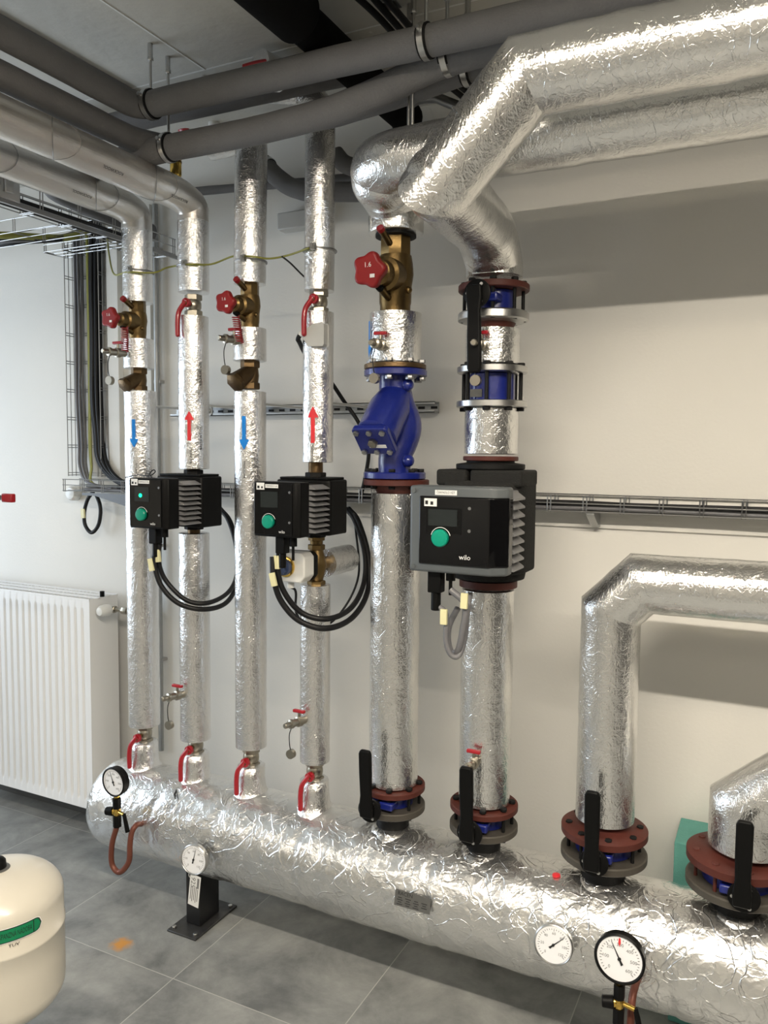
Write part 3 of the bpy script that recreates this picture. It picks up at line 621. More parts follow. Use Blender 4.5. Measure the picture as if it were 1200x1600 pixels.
# grey companion flange of the upper valve, check valve with its two flanges
o = (RX[5], HY, 2.07); t = thing('pipe_flange', 'bare steel flange under the highest butterfly valve', 'flange', o)
MB(o).lathe((RX[5], HY, 0), (0, 0, 1), [(.055, 2.07), (.06, 2.085), (.098, 2.092), (.1015, 2.094), (.1015, 2.112), (.098, 2.116)], 48).build('flange_plate', 'steel', t)
MB(o).lathe((RX[5], HY, 0), (0, 0, 1), [(.05, 2.062), (.068, 2.091)], 32).build('weld_neck', 'primer_red', t)
o = (RX[5], HY, 1.845); t = thing('check_valve', 'blue wafer check valve clamped between two bare steel flanges', 'valve', o)
MB(o).lathe((RX[5], HY, 0), (0, 0, 1), [(.060, 1.864), (.066, 1.868), (.066, 1.94), (.060, 1.944)], 40).build('valve_body', 'blue_paint', t)
for z in (1.846, 1.944): MB(o).lathe((RX[5], HY, 0), (0, 0, 1), [(.098, z), (.1015, z + .002), (.1015, z + .017), (.098, z + .019)], 48).build('flange_plate', 'steel', t)
bolts(t, o, RX[5], 1.838, 1.963, .083, 8, 'black_matte', .009, .15)
MB(o).obox((RX[5] - .024, HY - .067, 1.885), (.018, 0, 0), (0, .001, 0), (0, 0, .011)).build('type_label', 'plate_grey', t)

# ================================================================== BIG BLUE STRAINER
x = RX[4] - .006; o = (x, HY, 1.632); t = thing('y_strainer', 'large blue cast strainer with bolted square cover', 'strainer', o)
MB(o).lathe((x, HY, 0), (0, 0, 1), [(.093, 1.634), (.0965, 1.636), (.0965, 1.652), (.093, 1.655)], 48).build('lower_flange', 'blue_paint', t)
MB(o).lathe((x, HY, 0), (0, 0, 1), [(.093, 1.946), (.0965, 1.948), (.0965, 1.963), (.093, 1.966)], 48).build('upper_flange', 'blue_paint', t)
m = MB(o)
m.sweep(spline([(x, HY, 1.65), (x, HY, 1.70), (x + .018, HY + .012, 1.75), (x + .03, HY + .01, 1.80), (x + .012, HY - .005, 1.86), (x, HY, 1.90), (x, HY, 1.95)], 6), [.050] * 37, 32)
dd = V(-.004, -.125, -.125).normalized(); c0 = V(x + .002, HY - .0, 1.885); m.sweep([c0 - dd * .02, c0 + dd * .06, c0 + dd * .172, c0 + dd * .180], [.048, .064, .062, .05], 36)
for (a, z) in ((.05, 1.918), (.055, 1.690)): m.ball((x + a, HY - .02, z), .019, 16)
m.build('strainer_body', 'blue_paint', t, ang=50)
cc = c0 + dd * .180; ux = V(1, 0, 0); uy = dd.cross(ux).normalized() * -1
if uy.z < 0: uy = -uy
cov = MB(o).prism([(a * 1., b * 1.) for a, b in ((-.058, -.044), (-.050, -.052), (.050, -.052), (.058, -.044), (.058, .044), (.050, .052), (-.050, .052), (-.058, .044))], cc, ux, uy, dd * .018).build('strainer_cover', 'blue_paint', t, bevel=.004)
for (a, b) in ((-.042, .038), (.042, .038), (-.042, -.038), (.042, -.038), (0, -.038), (0, .038)): MB(o).hexa(cc + dd * .018 + ux * a + uy * b, dd, .0095, .009).build('bolt', 'steel', t)
MB(o).hexa(cc + dd * .018, dd, .015, .014).build('drain_plug', 'nickel', t)
lb = MB(o).obox(cc + dd * .0185 + uy * -.018 + ux * .008, ux * .028, uy * .006, dd * .0006).build('type_label', 'white_label', t)
bolts(t, o, x, 1.606, 1.655, .081, 8, 'black_matte', .008, .35); bolts(t, o, x, 1.934, 1.986, .081, 8, 'steel_dark', .0095, .2)

# ================================================================== PUMPS
px = RX[1]; o = (px, HY, 1.46)
t = thing('circulation_pump', 'left black circulation pump with green knob and lit green LED', 'pump', o, 'black circulation pumps')
yf = -.66
MB(o).prism([(-.084, -.60), (-.084, -.652), (-.076, yf), (.066, yf), (.082, -.648), (.082, -.60)], (px, 0, 1.457), (1, 0, 0), (0, 1, 0), (0, 0, .166)).build('control_box', 'black_plastic', t, bevel=.004)
MB(o).prism([(-.076, yf - .003), (.060, yf - .003), (.060, yf + .002), (-.076, yf + .002)], (px, 0, 1.463), (1, 0, 0), (0, 1, 0), (0, 0, .155)).build('front_panel', 'black_gloss', t, bevel=.0015)
yp = yf - .0035
def plate(parent, a, b, m, name, y=None, d=.0008, bev=0.):
    y = yp if y is None else y
    return MB(o).box((a[0], y - d, a[1]), (b[0], y, b[1])).build(name, m, parent, bevel=bev)
sc_ = plate(t, (px - .052, 1.546), (px + .010, 1.594), 'screen', 'display')
led = MB(o).cyl((px - .026, yp - .0005, 1.566), (px - .026, yp - .002, 1.566), .0065, 16).build('status_light', 'led_green', t); led['label'] = 'lit green status light'
MB(o).lathe((px - .022, yp, 1.503), (0, -1, 0), [(.0205, 0), (.0205, .008), (.018, .011), (.015, .0115)], 32).build('green_knob', 'knob_green', t)
mm = MB(o)
for k in range(15):
    a = R(20 + 150 * k / 14)
    if k: mm.sweep([V(px - .022 + .0245 * math.cos(a0_), yp - .0006, 1.503 + .0245 * math.sin(a0_)), V(px - .022 + .0245 * math.cos(a), yp - .0006, 1.503 + .0245 * math.sin(a))], .0009, 5)
    a0_ = a
mm.build('knob_scale', 'white_plastic', t)
for zz in (1.593, 1.503): MB(o).cyl((px + .052, yp + .001, zz), (px + .052, yp - .0015, zz), .004, 12).build('screw', 'steel_dark', t)
l1 = plate(t, (px - .066, 1.599), (px - .038, 1.620), 'white_label', 'code_label', d=.0012)
MB(o).box((px - .063, yp - .0016, 1.603), (px - .055, yp - .0011, 1.611)).box((px - .049, yp - .0016, 1.603), (px - .043, yp - .0011, 1.609)).build('label_print', 'ink', l1)
l2 = plate(t, (px - .034, 1.605), (px + .012, 1.616), 'white_label', 'name_label', d=.0012)
z_ = MB(o); flat_text(z_, 'ČERPADLO ÚK', .0068, (px - .011, yp - .0014, 1.6105), (1, 0, 0), (0, 0, 1), .0003, .9); z_.build('label_print', 'ink', l2, flat=True)
z_ = MB(o); flat_text(z_, 'wilo', .013, (px + .025, yp - .0004, 1.474), (1, 0, 0), (0, 0, 1), .0004); z_.build('maker_mark', 'white_label', t, flat=True)
MB(o).box((px - .078, -.605, 1.464), (px + .078, -.50, 1.616)).build('motor_housing', 'black_plastic', t, bevel=.006)
for sx in (-1, 1):
    fm = MB(o)
    for k in range(9):
        z0 = 1.468 + k * .0165
        fm.prism([(0, 0), (.0, .014), (.026, .003), (.026, .0)], (px + sx * .076, -.598, z0), (sx, 0, 0), (0, 0, 1), (0, .085, 0))
    fm.build('cooling_fins', 'fin_grey', t)
ins = [(-.105, -.085), (-.09, -.098), (.09, -.098), (.105, -.085), (.105, .085), (.09, .098), (-.09, .098), (-.105, .085)]
MB(o).prism([(a * .96, b * .62) for a, b in ins], (px, HY - .022, 1.452), (1, 0, 0), (0, 1, 0), (0, 0, .174)).build('insulation_shell', 'black_plastic', t, bevel=.006)
MB(o).box((px - .09, HY - .075, 1.626), (px + .09, HY + .03, 1.634)).build('shell_rim', 'black_plastic', t, bevel=.003)
MB(o).hexa((px, HY, 1.630), (0, 0, 1), .034, .018).hexa((px, HY, 1.436), (0, 0, 1), .034, .018).build('union_nut', 'black_matte', t)
MB(o).lathe((px, HY, 1.648), (0, 0, 1), [(.024, -.01), (.024, .032)], 20).build('pipe_tail', 'bronze', t)
MB(o).box((px - .012, -.645, 1.405), (px + .020, -.612, 1.458)).cyl((px + .004, -.628, 1.36), (px + .004, -.628, 1.41), .011, 14).build('power_plug', 'black_plastic', t, bevel=.003)
MB(o).cyl((px + .040, -.625, 1.428), (px + .040, -.625, 1.458), .012, 14).cyl((px + .040, -.625, 1.385), (px + .040, -.625, 1.43), .0045, 10).build('cable_gland', 'black_plastic', t)
p2 = copy_tree(t, (RX[3], HY, 1.46), 'second black circulation pump with dark display and green knob', skip=('status_light',))
P1T = t
# cables of the two small pumps
def cable(name, pts, r, m, label, cat='cable', group=None, n=8, tags=()):
    P = spline(pts, n); o = pts[0]; ob = MB(o).sweep(P, r, 10).build(name, m); tag(ob, label, cat, group)
    for (p, q, mm) in tags:
        c = MB(o).obox(p, q[0], q[1], q[2]).build('cable_tag', mm, ob, bevel=.001)
    return ob
def ctag(p, tilt=0., m='yellow_label'):
    c = math.cos(R(tilt)); s = math.sin(R(tilt)); return (V(p) + V(0, -.008, 0), (V(.0095 * c, 0, .0095 * s), V(0, .0045, 0), V(-.021 * s, 0, .021 * c)), m)
cable('pump_cable', [(-1.855, -0.628, 1.377), (-1.859, -0.630, 1.339), (-1.839, -0.620, 1.263), (-1.789, -0.590, 1.202), (-1.729, -0.530, 1.178), (-1.735, -0.400, 1.182), (-1.808, -0.240, 1.235), (-1.852, -0.180, 1.334), (-1.926, -0.130, 1.438), (-2.012, -0.080, 1.482)], .0085, 'cable_black', 'outer black cable looping below the left pump', group='pump cables', tags=(ctag((-1.865, -0.630, 1.334), 12),))
cable('pump_cable', [(-1.838, -0.625, 1.404), (-1.851, -0.620, 1.355), (-1.840, -0.600, 1.282), (-1.778, -0.570, 1.213), (-1.724, -0.520, 1.199), (-1.745, -0.380, 1.213), (-1.813, -0.240, 1.258), (-1.864, -0.180, 1.358), (-1.941, -0.130, 1.450), (-2.028, -0.080, 1.482)], .0080, 'cable_black', 'inner black cable looping below the left pump', group='pump cables', tags=(ctag((-1.845, -0.620, 1.364), 8),))
cable('pump_cable', [(-1.386, -0.628, 1.392), (-1.380, -0.630, 1.323), (-1.365, -0.610, 1.251), (-1.318, -0.580, 1.190), (-1.251, -0.530, 1.164), (-1.231, -0.400, 1.176), (-1.259, -0.240, 1.234), (-1.287, -0.180, 1.347), (-1.355, -0.130, 1.465), (-1.423, -0.080, 1.506)], .0095, 'cable_black', 'outer black cable looping below the second pump', group='pump cables', tags=(ctag((-1.377, -0.630, 1.323), 15),))
cable('pump_cable', [(-1.362, -0.625, 1.422), (-1.372, -0.620, 1.352), (-1.362, -0.600, 1.280), (-1.322, -0.560, 1.211), (-1.255, -0.515, 1.191), (-1.247, -0.380, 1.203), (-1.274, -0.240, 1.261), (-1.302, -0.180, 1.358), (-1.368, -0.130, 1.464), (-1.434, -0.080, 1.505)], .0090, 'cable_black', 'inner black cable looping below the second pump', group='pump cables', tags=(ctag((-1.370, -0.620, 1.376), 3),))

cable('loose_wire', [(-2.109, -0.500, 1.616), (-2.003, -0.550, 1.629), (-1.935, -0.570, 1.626), (-1.906, -0.570, 1.640), (-1.912, -0.570, 1.648), (-1.925, -0.575, 1.635), (-1.909, -0.580, 1.620)], .0018, 'cable_black', 'thin black wire with a small loop on top of the left pump', n=6)
# large pump
px = RX[5]; o = (px, HY, 1.36); t = thing('circulation_pump', 'large grey framed circulation pump with black insulation shell', 'pump', o)
yf = -.70
MB(o).prism([(-.136, -.63), (-.136, -.695), (-.125, yf), (.095, yf), (.134, -.672), (.134, -.63)], (px, 0, 1.395), (1, 0, 0), (0, 1, 0), (0, 0, .232)).build('control_box', 'pump_grey', t, bevel=.007)
z0, z1 = 1.418, 1.600; xa = px - .104
MB(o).prism([(-.104, yf - .006), (.092, yf - .006), (.137, -.674), (.137, -.64), (.10, -.65), (-.104, -.69)], (px, 0, z0), (1, 0, 0), (0, 1, 0), (0, 0, z1 - z0)).build('front_panel', 'black_gloss', t, bevel=.004)
yp = yf - .0065
d_ = plate(t, (px - .082, 1.502), (px + .018, 1.570), 'black_plastic', 'display_frame'); plate(d_, (px - .076, 1.522), (px + .006, 1.566), 'screen', 'display', y=yp - .0006)
MB(o).lathe((px - .040, yp, 1.490), (0, -1, 0), [(.0235, 0), (.0235, .009), (.021, .012), (.017, .0125)], 36).build('green_knob', 'knob_green', t)
mm = MB(o)
for k in range(15):
    a = R(15 + 150 * k / 14)
    if k: mm.sweep([V(px - .040 + .028 * math.cos(a0_), yp - .0008, 1.490 + .028 * math.sin(a0_)), V(px - .040 + .028 * math.cos(a), yp - .0008, 1.490 + .028 * math.sin(a))], .0011, 5)
    a0_ = a
mm.build('knob_scale', 'white_plastic', t)
for zz in (1.571, 1.512): MB(o).cyl((px + .040, yp + .001, zz), (px + .040, yp - .0015, zz), .0045, 12).build('screw', 'steel_dark', t)
for zz in (1.613, 1.408): MB(o).cyl((px - .122, yf + .004, zz), (px - .122, yf - .002, zz), .0065, 16).build('corner_screw', 'pump_grey', t)
l1 = plate(t, (px - .088, 1.573), (px - .052, 1.594), 'white_label', 'code_label', d=.0012)
MB(o).box((px - .085, yp - .0016, 1.578), (px - .077, yp - .0011, 1.588)).box((px - .070, yp - .0016, 1.577), (px - .062, yp - .0011, 1.586)).build('label_print', 'ink', l1)
l2 = MB(o).box((px - .060, yf - .0014, 1.6035), (px + .002, yf - .0002, 1.6165)).build('name_label', 'white_label', t)
z_ = MB(o); flat_text(z_, 'ČERPADLO VZT', .0082, (px - .029, yf - .0016, 1.610), (1, 0, 0), (0, 0, 1), .0003, .88); z_.build('label_print', 'ink', l2, flat=True)
z_ = MB(o); flat_text(z_, 'wilo', .019, (px + .029, yp - .0006, 1.442), (1, 0, 0), (0, 0, 1), .0005); z_.build('maker_mark', 'white_label', t, flat=True)
MB(o).box((px - .118, -.635, 1.405), (px + .118, -.53, 1.615)).build('motor_housing', 'fin_grey', t, bevel=.005)
for sx in (-1, 1):
    fm = MB(o)
    for k in range(9):
        zz = 1.402 + k * .0235
        fm.prism([(0, 0), (.0, .021), (.022, .005), (.022, .0)], (px + sx * .116, -.632, zz), (sx, 0, 0), (0, 0, 1), (0, .095, 0))
    fm.build('cooling_fins', 'fin_grey', t)
ins = [(-.128, -.06), (-.10, -.105), (.10, -.105), (.126, -.06), (.126, .05), (.10, .08), (-.10, .08), (-.128, .05)]
MB(o).prism(ins, (px, HY, 1.375), (1, 0, 0), (0, 1, 0), (0, 0, .262)).build('insulation_shell', 'insul_black', t, bevel=.012)
for sx, (a, b) in ((0, (-.130, -.037)), (1, (-.027, .125))):
    MB(o).box((px + a, HY - .10, 1.622), (px + b, HY + .06, 1.668)).build('shell_cap', 'insul_black', t, bevel=.008)
MB(o).box((px - .04, HY - .06, 1.63), (px - .02, HY + .08, 1.664)).build('shell_joint', 'black_matte', t)
MB(o).lathe((px, HY, 0), (0, 0, 1), [(.06, 1.345), (.105, 1.352), (.112, 1.385)], 40).build('shell_base', 'insul_black', t)
MB(o).lathe((px, HY, 0), (0, 0, 1), [(.098, 1.669), (.1, 1.671), (.1, 1.682), (.098, 1.684), (.07, 1.688), (.07, 1.694)], 48).build('pump_flange', 'black_matte', t)
MB(o).box((px - .090, -.675, 1.335), (px - .052, -.64, 1.396)).cyl((px - .071, -.658, 1.285), (px - .071, -.658, 1.34), .0135, 16).build('power_plug', 'black_plastic', t, bevel=.003)
MB(o).cyl((px - .030, -.655, 1.37), (px - .030, -.655, 1.396), .013, 14).cyl((px - .030, -.655, 1.33), (px - .030, -.655, 1.37), .005, 10).build('cable_gland', 'black_plastic', t)
cable('pump_cable', [(px - .071, -.658, 1.30), (-0.799, -0.658, 1.276), (-0.799, -0.655, 1.205), (-0.787, -0.650, 1.166), (-0.768, -0.640, 1.161), (-0.758, -0.620, 1.202), (-0.755, -0.610, 1.272), (-0.751, -0.600, 1.333)], .0075, 'cable_grey', 'front grey cable hanging in a loop below the large pump', group='pump cables', tags=(ctag((-0.801, -0.660, 1.271), 0),))
cable('pump_cable', [(px - .030, -.655, 1.345), (-0.745, -0.655, 1.307), (-0.753, -0.650, 1.236), (-0.768, -0.640, 1.179), (-0.795, -0.620, 1.162), (-0.815, -0.600, 1.192), (-0.826, -0.560, 1.228), (-0.818, -0.520, 1.268)], .0090, 'cable_grey', 'rear grey cable hanging in a loop below the large pump', group='pump cables', tags=(ctag((-0.743, -0.660, 1.320), -2),))

# ================================================================== MIXING VALVE BELOW SECOND PUMP
x = RX[3] + .004; o = (x, HY, 1.28); t = thing('mixing_valve', 'three way brass mixing valve with white actuator and blue knob', 'valve', o)
MB(o).hexa((x, HY, 1.272), (0, 0, 1), .030, .022).hexa((x, HY, 1.395), (0, 0, 1), .028, .018).hexa((x, HY, 1.425), (0, 0, 1), .027, .016).lathe((x, HY, 0), (0, 0, 1), [(.020, 1.29), (.026, 1.31), (.034, 1.345), (.026, 1.38), (.020, 1.40), (.022, 1.44)], 24).build('valve_body', 'brass', t)
MB(o).cyl((x, HY, 1.346), (x, HY + .06, 1.346), .024, 20).build('side_port', 'brass', t)
MB(o).cyl((x, HY - .02, 1.346), (x - .004, HY - .06, 1.346), .018, 16).build('spindle_neck', 'black_plastic', t)
ac = [(-.060, -.048), (.036, -.048), (.052, -.028), (.052, .034), (.038, .048), (-.060, .048)]
MB(o).prism(ac, (x - .028, HY - .052, 1.348), (1, 0, 0), (0, 0, 1), (0, -.06, 0)).build('actuator', 'white_plastic', t, bevel=.005)
MB(o).prism([(a * .98, b * .98) for a, b in ac], (x - .026, HY - .030, 1.348), (1, 0, 0), (0, 0, 1), (0, -.022, 0)).build('actuator_base', 'black_plastic', t, bevel=.003)
MB(o).lathe((x - .045, HY - .112, 1.350), (0, -1, 0), [(.033, 0), (.033, .006), (.030, .008)], 32).build('knob_ring', 'gold_brass', t)
MB(o).lathe((x - .045, HY - .118, 1.350), (0, -1, 0), [(.027, 0), (.026, .016), (.022, .018)], 32).obox((x - .045, HY - .140, 1.350), (.006, 0, .006), (.0, .006, 0), (-.015, 0, .015)).build('blue_knob', 'blue_knob', t)
MB(o).cyl((x - .045, HY - .085, 1.278), (x - .045, HY - .085, 1.302), .012, 16).build('cable_gland', 'white_plastic', t)
cable('actuator_cable', [(x - .045, HY - .085, 1.28), (-1.384, -0.500, 1.263), (-1.405, -0.460, 1.180), (-1.402, -0.360, 1.107), (-1.370, -0.240, 1.144), (-1.343, -0.150, 1.271), (-1.390, -0.090, 1.449)], .004, 'cable_black', 'thin black cable hanging from the white mixing valve actuator')
o = (RX[3] + .01, -.40, 1.346); t = thing('insulated_pipe', 'short foil stub behind the brass mixing valve', 'pipe', o)
MB(o).sweep(densify([(RX[3] + .008, HY + .045, 1.346), (RX[3] + .012, -.235, 1.346)], .012), .047, 40, True, fnoise(20, .003, 25)).build('foil_jacket', 'foil_slim', t, ang=60)

# small grey sensor box on riser 4, and junction box on the wall
c = (-1.324, -0.492, 2.080); o = c; t = thing('sensor_box', 'small light grey sensor box strapped to the fourth riser', 'box', o)
MB(o).prism([(-.036, -.010), (-.020, -.032), (.030, -.034), (.034, -.03), (.034, .028), (.030, .034), (-.005, .030), (-.036, .012)], c, (1, 0, 0), (0, 0, 1), (0, .03, 0)).build('box_body', 'light_grey_plastic', t, bevel=.003)
MB(o).cyl(V(c) + V(-.033, .012, .0), V(c) + V(-.058, .012, .008), .009, 14).build('cable_gland', 'white_plastic', t)
cable('sensor_cable', [V(c) + V(-.055, .012, .008), V(c) + V(-.066, .013, -.008), (-1.397, -0.460, 2.064), (-1.444, -0.330, 2.029), (-1.445, -0.200, 1.976), (-1.433, -0.100, 1.897), (-1.385, -0.080, 1.823), (-1.353, -0.060, 1.730), (-1.368, -0.060, 1.613), (-1.388, -0.060, 1.542)], .0075, 'cable_black', 'black cable from the grey sensor box down to the wall tray')
c = (-1.695, -0.030, 2.588); o = (c[0], 0, c[2]); t = thing('junction_box', 'grey junction box high on the wall behind the fourth riser', 'box', o)
MB(o).box((c[0] - .062, -.055, c[2] - .032), (c[0] + .10, -.0, c[2] + .032)).build('box_body', 'light_grey_plastic', t, bevel=.005)
MB(o).cyl((c[0] + .075, -.03, c[2] - .032), (c[0] + .075, -.03, c[2] - .055), .012, 14).build('cable_gland', 'cable_yellow', t)

# yellow-green earthing wire with clamps
cable('earthing_wire', [(-2.461, -0.220, 2.564), (-2.374, -0.300, 2.479), (-2.249, -0.400, 2.367), (-2.096, -0.487, 2.343), (-2.021, -0.440, 2.343), (-1.991, -0.400, 2.367), (-1.824, -0.485, 2.344), (-1.781, -0.420, 2.354), (-1.670, -0.440, 2.366), (-1.560, -0.488, 2.343), (-1.528, -0.440, 2.344), (-1.454, -0.440, 2.347), (-1.345, -0.490, 2.347)], .0032, 'cable_yellow', 'yellow green earthing wire strung across the four slim risers', n=6)
cable('earthing_wire', [(-1.476, -0.440, 2.345), (-1.494, -0.360, 2.341), (-1.513, -0.250, 2.323), (-1.540, -0.120, 2.317)], .003, 'cable_black', 'thin dark wire branching behind the fourth riser')
for i, (u, v) in enumerate(((204,420), (295,410), (392,402), (484,386))):
    x = RX[i] + (0, .004, .004, .012)[i]; z = [2.353, 2.350, 2.342, 2.351][i]
    o = (x, HY, z); lab = ('leftmost', 'second', 'third', 'fourth')[i] + ' of the steel earthing clamps around the slim risers'
    t = thing('earthing_clamp', lab, 'clamp', o, 'earthing clamps')
    MB(o).lathe((x, HY, z - .004), (0, 0, 1), [(.0555, .002), (.0558, .0025), (.0558, .0055), (.0555, .006)], 40).build('band', 'steel_dark', t)
    MB(o).obox((x + .012, HY - .058, z), (.008, 0, 0), (0, .006, 0), (0, 0, .010)).hexa((x + .012, HY - .064, z), (0, -1, 0), .006, .006).build('clamp_block', 'steel', t)

# ================================================================== GAUGES
def dial(mb_o, parent, c, d, r, needle, nums, red=None, nm='dial_face'):
    x_, y_ = V(0, 0, 1).cross(V(d)).normalized() * 1, None
    d = V(d).normalized(); u = d.cross(V(0, 0, 1)).normalized() * -1; v = d.cross(u) * 1
    if v.z < 0: v = -v
    u = v.cross(d).normalized()
    f = MB(mb_o).lathe(c, d, [(r * .9, 0), (r * .9, .0008)], 40).build(nm, 'dial_white', parent)
    k = MB(mb_o)
    for i in range(31):
        a = R(225 - 270 * i / 30); L = r * (.13 if i % 5 == 0 else .07); p = V(c) + d * .0012 + (u * math.cos(a) + v * math.sin(a)) * (r * .80 - L / 2)
        e = u * math.cos(a) + v * math.sin(a); k.obox(p, e * (L / 2), e.cross(d) * (r * .012), d * .0002)
    for i, s in enumerate(nums):
        a = R(225 - 270 * i / (len(nums) - 1)); flat_text(k, s, r * .19, V(c) + (u * math.cos(a) + v * math.sin(a)) * r * .56, u, v, .0014)
    k.build('dial_print', 'ink_soft', f, flat=True)
    a = R(needle); e = u * math.cos(a) + v * math.sin(a); q = e.cross(d)
    n = MB(mb_o).prism([(-.26 * r, -.055 * r), (-.24 * r, .055 * r), (0, .03 * r), (.74 * r, .006 * r), (.74 * r, -.006 * r), (0, -.03 * r)], V(c) + d * .002, e, q, d * .0008); n.cyl(V(c) + d * .001, V(c) + d * .004, r * .07, 14); n.build('needle', 'ink', parent)
    if red is not None:
        a = R(red); e = u * math.cos(a) + v * math.sin(a); q = e.cross(d); MB(mb_o).prism([(.5 * r, 0), (.66 * r, .05 * r), (.85 * r, .03 * r), (.85 * r, -.03 * r), (.66 * r, -.05 * r)], V(c) + d * .0018, e, q, d * .0008).build('red_pointer', 'red_sticker', parent)
    return u, v
def thermometer(c, d, r, label, needle, nums):
    c = V(c); d = V(d).normalized(); o = tuple(c); t = thing('dial_thermometer', label, 'thermometer', o)
    MB(o).lathe(c - d * .016, d, [(r * .5, 0), (r * .97, .002), (r, .006), (r, .019), (r * .95, .021), (r * .91, .019), (r * .90, .016)], 48).build('case', 'steel', t)
    MB(o).cyl(c - d * .055, c - d * .014, .010, 16).build('stem', 'nickel', t); dial(o, t, c + d * .0015, d, r, needle, nums); return t, o
c = (-1.697, -0.635, 0.355)
TH, TO = thermometer(c, (.10, -1, .10), .050, 'steel dial thermometer in front of the header above the foot', 78, ['0', '20', '40', '60', '80', '100', '120'])
MB(TO).sweep(spline([V(c) + V(-.012, -.006, -.03), V(c) + V(-.014, -.010, -.05), V(c) + V(-.01, -.01, -.06)], 4), .0008, 6).build('tag_string', 'white_label', TH)
tc_ = V(c) + V(.004, -.004, -.105); u_ = V(.97, .0, -.12).normalized(); v_ = V(.12, 0, 1).normalized()
tg = MB(TO).obox(tc_, u_ * .022, v_ * .055, (0, .0004, 0)).build('paper_tag', 'white_label', TH)
k = MB(TO); flat_text(k, '925', .026, tc_ + v_ * .027 - u_ * .008, v_ * -1, u_, .001); k.obox(tc_ + v_ * .03 + u_ * .013 + V(0, -.001, 0), u_ * .004, v_ * .018, (0, .0002, 0))
for i in range(5): k.obox(tc_ + v_ * (-.012) + u_ * (-.014 + i * .007) + V(0, -.001, 0), u_ * .0012, v_ * (.022 + .006 * (i % 2)), (0, .0002, 0))
k.build('tag_print', 'ink_soft', tg, flat=True)
thermometer((-0.486, -0.640, 0.419), (.05, -1, .16), .052, 'steel dial thermometer on the header between nameplate and pressure gauge', 42, ['0', '20', '40', '60', '80', '100', '120'])
# pressure gauge with siphon, left
def gauge(c, d, r, label, needle, red, siph, arm, nums, cockz, big=False):
    c = V(c); d = V(d).normalized(); o = tuple(c); t = thing('pressure_gauge', label, 'gauge', o)
    MB(o).lathe(c - d * .026, d, [(r * .9, 0), (r * .98, .003), (r * .98, .020), (r * 1.02, .022), (r * 1.02, .030), (r * .95, .033), (r * .91, .030), (r * .90, .027)], 48).build('case', 'black_plastic', t)
    dial(o, t, c + d * .0015, d, r, needle, nums, red)
    e = V(0, 0, -1); b = c - d * .012
    MB(o).hexa(b + e * r, e, .010, .012).build('gauge_thread', 'gold_brass', t)
    MB(o).lathe(b + e * (r + .012), e, [(.0145, 0), (.0145, .036)], 6).build('upper_nut', 'black_plastic', t)
    q = b + e * (r + .048)
    MB(o).lathe(q, e, [(.009, -.004), (.013, .006), (.014, .014), (.010, .026)], 18).ball(q + e * .012 + V(-.010, -.004, 0), .012, 12).cyl(q + e * .010, q + e * .010 + V(.040, -.008, -.002), .006, 12).build('cock_body', 'gold_brass', t)
    MB(o).cyl(q + e * .012 + V(-.012, -.004, 0), q + e * .016 + V(-.040, -.01, .002), .016, 16, .014).build('black_cap', 'black_plastic', t, bevel=.003)
    MB(o).sweep([q + e * .008 + V(.040, -.008, 0), q + e * .03 + V(.046, -.008, 0), q + e * .07 + V(.054, -.006, 0)], [.006, .007, .008], 12).build('cock_lever', 'black_plastic', t)
    MB(o).lathe(q + e * .026, e, [(.0135, 0), (.0145, .004), (.0145, .040)], 6).build('lower_nut', 'black_plastic', t)
    MB(o).sweep(spline([q + e * .062] + siph, 7), arm, 14).build('siphon_tube', 'copper_red', t)
    return t
gauge((-2.011, -0.675, 0.574), (.0, -1, .0), .050, 'black rimmed pressure gauge on a copper siphon at the header left end', 112, None,
      [(-2.035, -0.665, 0.340), (-2.036, -0.665, 0.270), (-2.001, -0.665, 0.249), (-1.963, -0.660, 0.293), (-1.961, -0.655, 0.353), (-1.961, -0.645, 0.394), (-1.959, -0.625, 0.411), (-1.971, -0.585, 0.396)], .0095, ['0', '100', '200', '300', '400', '500', '600'], 0)
gauge((-0.304, -0.715, 0.480), (.0, -1, .10), .060, 'black rimmed pressure gauge at the lower right reading in kPa', 118, 92,
      [(-0.308, -0.700, 0.198), (-0.300, -0.700, 0.150), (-0.280, -0.690, 0.167), (-0.278, -0.680, 0.296), (-0.278, -0.665, 0.354), (-0.276, -0.620, 0.369), (-0.276, -0.580, 0.356)], .0095, ['0', '100', '200', '300', '400', '500', '600'], 0)

# ================================================================== RADIATOR
x1, x0 = -2.607, -3.60; z0, z1 = .155, 1.078; yf, yb = -.212, -.050; o = (x1, yb, z0)
t = thing('panel_radiator', 'white ribbed panel radiator on the wall at the left edge', 'radiator', o)
vs = []; fs = []; nx = 330; zs = [z0, z0 + .035] + [z0 + .035 + .008 * i for i in range(1, 5)] + [z0 + .15 + .08 * i for i in range(0, 8)] + [z1 - .035 - .008 * i for i in range(4, 0, -1)] + [z1 - .035, z1]
for z in zs:
    for i in range(nx + 1):
        x = x0 + (x1 - x0) * i / nx; ph = ((x1 - .022 - x) / .0405) % 1; g = max(0., 1 - abs(ph - .5) / .22); g = g * g * (3 - 2 * g)
        e = min(max((z - z0 - .035) / .03, 0), 1) * min(max((z1 - .035 - z) / .03, 0), 1); e = math.sqrt(e)
        if x > x1 - .018: g = 0
        vs.append((x, yf + .009 * g * e, z))
for j in range(len(zs) - 1):
    for i in range(nx): a = j * (nx + 1) + i; fs.append((a, a + 1, a + nx + 2, a + nx + 1))
MB(o).raw(vs, fs).build('front_panel', 'radiator_white', t, ang=70)
MB(o).box((x1 - .0015, yf, z0), (x1, yb, z1)).build('side_panel', 'radiator_white', t, bevel=.0006)
